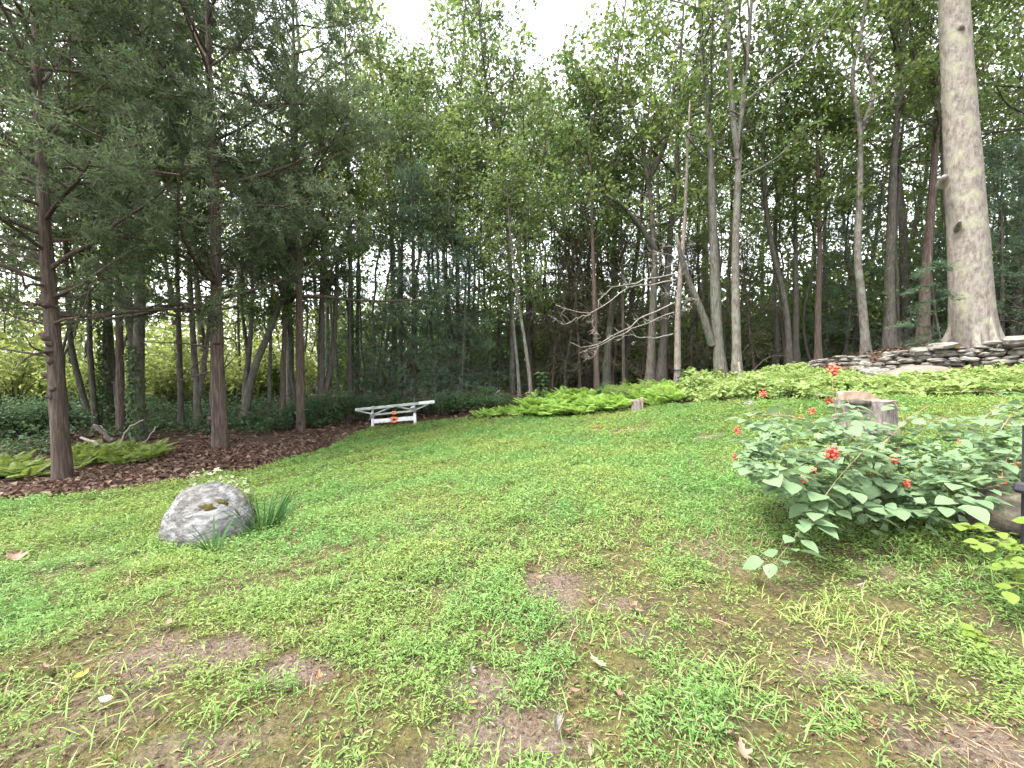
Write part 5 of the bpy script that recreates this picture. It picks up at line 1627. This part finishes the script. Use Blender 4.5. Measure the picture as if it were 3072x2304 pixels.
bush('sprawling berry bush with pale green three-part leaves and red berry clusters before the stump', 885, 3.9,
     [([(860, 440), (810, 420), (770, 412), (737, 425)], 3.9, 4.2, .007, 'cane', 7), ([(850, 440), (836, 415), (832, 385), (833, 372)], 4.0, 4.1, .006, 'cane', 3),
      ([(840, 440), (800, 425), (765, 418), (745, 408), (734, 400)], 4.0, 4.3, .006, 'cane', 4), ([(850, 455), (790, 450), (737, 456)], 3.8, 3.9, .006, 'cane', 5), ([(866, 430), (852, 412), (846, 396)], 4.4, 4.6, .005, 'cane', 6), ([(880, 440), (862, 418), (858, 408)], 4.5, 4.7, .005, 'cane', 6), ([(840, 425), (822, 405), (815, 392)], 4.2, 4.4, .005, 'cane', 4), ([(900, 440), (885, 425), (872, 418)], 4.5, 4.7, .005, 'cane', 5),
      ([(880, 440), (862, 452), (836, 480), (812, 515), (788, 546), (768, 572)], 3.55, 2.95, .0062, 'green_cane', 17),
      ([(880, 445), (893, 435), (905, 420), (930, 405)], 3.9, 4.3, .006, 'cane', 4), ([(880, 470), (893, 462)], 3.7, 3.6, .006, 'cane', 2),
      ([(850, 420), (835, 405), (830, 398)], 4.1, 4.2, .005, 'cane', 2), ([(870, 450), (830, 455), (812, 470), (803, 480)], 3.6, 3.4, .006, 'cane', 4), ([(900, 440), (906, 425), (895, 400), (870, 395)], 4.1, 4.5, .006, 'cane', 4)],
     [(832.5, 369, 4.1, .052, 30), (763, 393, 4.6, .038, 18), (829, 401, 4.2, .034, 16), (812, 411, 4.2, .032, 15), (737.5, 430, 4.2, .034, 14), (735.5, 457, 3.9, .03, 14), (831, 453, 3.35, .05, 34),
      (814, 470, 3.35, .026, 9), (803.5, 480, 3.3, .028, 12), (893, 460, 3.5, .034, 16), (907, 484, 3.5, .032, 14), (801, 416, 4.2, .02, 7), (786, 449, 3.8, .018, 5)],
     165, BT, BB, (742, 935), (3.3, 4.4), 1500, 1.35)
BT2 = ([925, 950, 980, 1010, 1040, 1100], [428, 422, 412, 405, 402, 400]); BB2 = ([925, 960, 1000, 1024, 1100], [530, 520, 512, 500, 490])
bush('second berry bush of greyer leaves running out of the right edge above the brown rock', 1000, 3.9,
     [([(985, 440), (960, 420), (945, 415), (915, 428)], 4.0, 4.2, .006, 'cane', 4), ([(1000, 430), (1015, 410), (1030, 400)], 4.0, 4.3, .006, 'cane', 4), ([(980, 420), (1010, 398), (990, 390), (960, 392)], 4.2, 4.6, .005, 'cane', 3),
      ([(1010, 450), (1003, 470), (1001, 481)], 3.7, 3.5, .006, 'cane', 2)],
     [(1001, 481, 3.45, .036, 16), (1010, 487, 3.5, .026, 8), (958, 442, 3.7, .022, 6), (1016, 465, 3.6, .03, 8)],
     115, BT2, BB2, (925, 1090), (3.1, 4.5), 900, 1.3)

def lime_shrub():
    base = gp(1030, 2.75)
    root = tag(empty('lime_shrub', base), 'lime green leafy twigs hanging in at the right edge below the brown rock', 'shrub')
    for pts, d0 in (([(1010, 535), (985, 528), (962, 524)], 2.75), ([(1022, 545), (1000, 540), (975, 545)], 2.6), ([(1030, 560), (1015, 562), (995, 568)], 2.5), ([(1035, 580), (1020, 585), (1005, 590)], 2.4), ([(1060, 540), (1050, 530), (1030, 520)], 2.7)):
        P = smooth_path([base + [.1, 0, .05]] + [at(x, y, d0) for x, y in pts], 12) - base
        mb = MB(); tube(mb, P, np.linspace(.005, .002, 12), 5); mb.obj('twig', 'green_cane', root)
        for j in range(13):
            q = .4 + .6 * j / 12
            p = np.array([np.interp(q, np.linspace(0, 1, 12), P[:, c]) for c in range(3)])
            add_leaf(root, p + R3.normal(0, .006, 3), (2.2 if j % 2 else 4.1) + R3.normal(0, .3), R3.normal(.1, .2), R3.uniform(.55, .95), SINGLE)
lime_shrub()

def dark_post():
    c = gp(1030, 3.05)
    root = tag(empty('post', c), 'dark post with a thick black foot at the right edge above the brown rock', 'post')
    def pp(x, y):
        return at(x, y, 3.05) - c
    mb = MB(); bar(mb, [pp(1026, 500)[0], 0, -.02], pp(1026, 425), .03, .03, up=(0, 1, 0)); bevel(mb.obj('upright', 'black_plastic', root, smooth=False), .005)
    mb = MB(); bar(mb, pp(1013, 486) + [0, -.03, 0], pp(1027, 489) + [0, -.0, 0], .07, .08); bevel(mb.obj('foot', 'black_plastic', root, smooth=False), .02)
dark_post()

def sprig(px, py, label, n, s, meshes, mat=None):
    g = ground_px(px, py)
    root = tag(empty('leafy_sprig', g), label, 'plant')
    st = MB(); tube(st, [(0, 0, 0), (0, 0, .05), (.01, 0, .1)], [.003, .002, .002], 4); st.obj('stem', 'green_cane', root)
    for k in range(n):
        add_leaf(root, (0, 0, .05 + .055 * k / n), k * 2.4, R3.normal(.0, .2), s * R3.uniform(.8, 1.1), meshes, mat)
sprig(974, 648, 'bright lime sprig of seven leaves standing in the grass at the right', 7, .75, SINGLE)
sprig(985, 662, 'smaller lime sprig right below the bright one in the grass', 5, .55, SINGLE)

# ================================================================== FALLEN LEAVES ON THE LAWN
def leaf_outline(kind):
    if kind == 'oak':
        q = np.array([(0, .03), (.10, .06), (.18, .20), (.26, .24), (.31, .10), (.40, .30), (.50, .36), (.55, .15), (.64, .28), (.73, .30), (.77, .14), (.88, .15), (1, .0)])
    elif kind == 'maple':
        q = np.array([(0, .02), (.05, .22), (.02, .34), (.18, .30), (.28, .18), (.38, .46), (.52, .50), (.54, .28), (.60, .16), (.74, .22), (.82, .10), (.92, .08), (1, 0)])
    else:
        q = np.array([(0, .0), (.08, .10), (.2, .19), (.35, .245), (.5, .25), (.65, .21), (.8, .14), (.92, .06), (1, .0)])
    return q

def fallen(px, py, size, col, kind, curl, label, lift=.02, rz=None):
    g = ground_px(px, py)
    d = g[1]
    L = size * .82 / F * d
    q = leaf_outline(kind)
    rows = len(q)
    V, f = [], []
    for k, (t, w) in enumerate(q):
        for s in (-1, -.5, 0, .5, 1):
            x, y = t - .5, w * s * .9
            z = curl * ((x * 1.7) ** 2 * .7 + (abs(y) * 2.2) ** 2 * .8) + R3.normal(0, .012)
            V.append((x * L, y * L * (1 - .35 * curl * abs(s)), z * L))
    V = np.array(V)
    i = np.arange(rows - 1)[:, None] * 5 + np.arange(4)[None]
    i = i.ravel()
    mb = MB(); mb.add(V, [np.stack([i, i + 1, i + 6, i + 5], 1)])
    tube(mb, [(-.5 * L, 0, V[0, 2]), (-.62 * L, .02 * L, V[0, 2] + .01), (-.74 * L, .05 * L, V[0, 2] - .01)], [.0016, .0014, .0012], 4, 0)
    me = mb.mesh('fallen_leaf', FM[col], True)
    o = link(bpy.data.objects.new('fallen_leaf', me))
    g[2] = h1(g[0], g[1]) + lift + .02
    o.location = g
    o.rotation_euler = (R3.normal(0, .25), R3.normal(0, .25), R3.random() * 6.28 if rz is None else rz)
    return tag(o, label, 'leaf', 'fallen leaves on the lawn')
FL = [(45, 679, 26, 'tan', 'maple', .5, 'big tan fallen leaf near the lower left edge of the lawn'),
      (80, 685, 22, 'yellow', 'ovate', .3, 'yellow fallen leaf in the grass right of the big tan leaf'),
      (119, 685, 15, 'brown', 'oak', .6, 'brown fallen leaf just right of the yellow one'),
      (121, 695, 15, 'dark', 'oak', .6, 'dark red-brown fallen leaf below the brown one beside the yellow leaf'),
      (318, 689, 19, 'orange', 'oak', 1.0, 'curled orange-brown fallen leaf on the bare spot left of centre'),
      (168, 630, 17, 'tan', 'ovate', .5, 'tan narrow fallen leaf above the bare soil streak on the left'),
      (106, 708, 20, 'pale', 'ovate', .2, 'pale grey-green fallen leaf below the dark red-brown one'),
      (147, 730, 13, 'tan', 'ovate', .3, 'small tan leaf standing in the grass low on the left'),
      (52, 711, 15, 'brown', 'ovate', .6, 'brown fallen leaf below the big tan leaf'),
      (152, 592, 14, 'tan', 'oak', .4, 'tan fallen leaf in the grass below the boulder, left of it'),
      (127, 588, 13, 'rose', 'oak', .5, 'rosy fallen leaf just left of the tan one below the boulder'),
      (80, 569, 13, 'tan', 'oak', .4, 'small tan fallen leaf left of the boulder near the shade'),
      (16, 563, 26, 'tan', 'maple', .3, 'large pale-tan fallen leaf at the very left edge'),
      (185, 568, 12, 'rose', 'ovate', .5, 'small rosy leaf under the left end of the boulder'),
      (294, 537, 14, 'brown', 'oak', .9, 'crumpled brown leaf on the lawn right of the strap-leaf clump'),
      (594, 608, 16, 'rose', 'oak', .7, 'pinkish fallen leaf by the mossy spot right of the bare soil'),
      (598, 672, 30, 'pale', 'oak', .15, 'large pale green oak leaf lying flat on the moss'),
      (574, 701, 16, 'rose', 'ovate', .8, 'rosy curled leaf below the pale oak leaf, upper of a touching pair'),
      (568, 708, 16, 'rose', 'ovate', .7, 'rosy curled leaf below the pale oak leaf, lower of a touching pair'),
      (619, 706, 17, 'rose', 'oak', .8, 'rosy crumpled leaf on the moss right of the touching pair'),
      (556, 744, 26, 'grey', 'maple', 1.1, 'big curled pale-backed leaf with a long stem near the bottom edge'),
      (569, 742, 16, 'rose', 'ovate', .8, 'rosy leaf touching the big curled pale-backed one'),
      (540, 760, 14, 'rose', 'ovate', .4, 'pink fallen leaf at the bottom edge left of the big curled one'),
      (590, 763, 14, 'tan', 'ovate', .4, 'tan fallen leaf at the bottom edge right of the big curled one'),
      (471, 713, 13, 'orange', 'ovate', .6, 'orange fallen leaf at the edge of the large bare soil patch'),
      (478, 719, 14, 'tan', 'oak', .8, 'tan crumpled leaf just below the orange one by the bare soil'),
      (471, 677, 17, 'grey', 'oak', .6, 'greyish fallen leaf at the upper tip of the large bare soil patch'),
      (540, 583, 13, 'orange', 'ovate', .5, 'orange leaf on the small bare patch in mid lawn'),
      (527, 573, 14, 'rose', 'oak', .6, 'rosy leaf at the upper end of the small bare patch in mid lawn'),
      (410, 598, 14, 'grey', 'ovate', .6, 'pale grey leaf in the grass left of the lush strip'),
      (634, 616, 22, 'tan', 'maple', .5, 'tan crumpled leaf on the bare spot right of the pinkish one'),
      (487, 652, 11, 'rose', 'ovate', .6, 'tiny rosy leaf above the greyish leaf'),
      (510, 657, 12, 'orange', 'ovate', .5, 'small orange leaf right of the tiny rosy one'),
      (732, 747, 20, 'tan', 'ovate', .5, 'tan fallen leaf near the bottom edge right of centre, upper of two'),
      (742, 763, 26, 'tan', 'maple', .4, 'large tan leaf near the bottom edge right of centre, lower of two'),
      (714, 737, 13, 'dark', 'ovate', .5, 'dark purplish leaf left of the upper tan leaf near the bottom'),
      (874, 735, 16, 'brown', 'oak', .8, 'brown curled leaf at the edge of the straw patch in the lower right'),
      (860, 591, 9, 'grey', 'ovate', .2, 'tiny whitish leaf on the mossy ground under the berry bush'),
      (598, 430, 11, 'orange', 'oak', .9, 'rust-coloured leaf alone far up the lawn before the ferns'),
      (505, 494, 13, 'tan', 'oak', .8, 'tan curled leaf alone in mid lawn'),
      (606, 692, 12, 'green', 'ovate', .4, 'small green fallen leaf between the pale oak leaf and the rosy crumpled one')]
for a in FL:
    fallen(*a)
def twig(label, pts, r_, mat):
    P = [ground_px(*p) + [0, 0, .02] for p in pts]
    c = P[0].copy(); P = smooth_path([p - c for p in P], 8)
    mb = MB(); tube(mb, P, np.linspace(r_, r_ * .5, 8), 5); tag(mb.obj('twig', mat, loc=c), label, 'twig')
twig('thin brown twig lying on the moss below the touching pair of rosy leaves', [(565, 712), (575, 722), (583, 731)], .003, 'cane')
twig('thin straw-pale twig right of the pinkish leaf', [(598, 606), (606, 608), (616, 611)], .003, 'dead_wood')
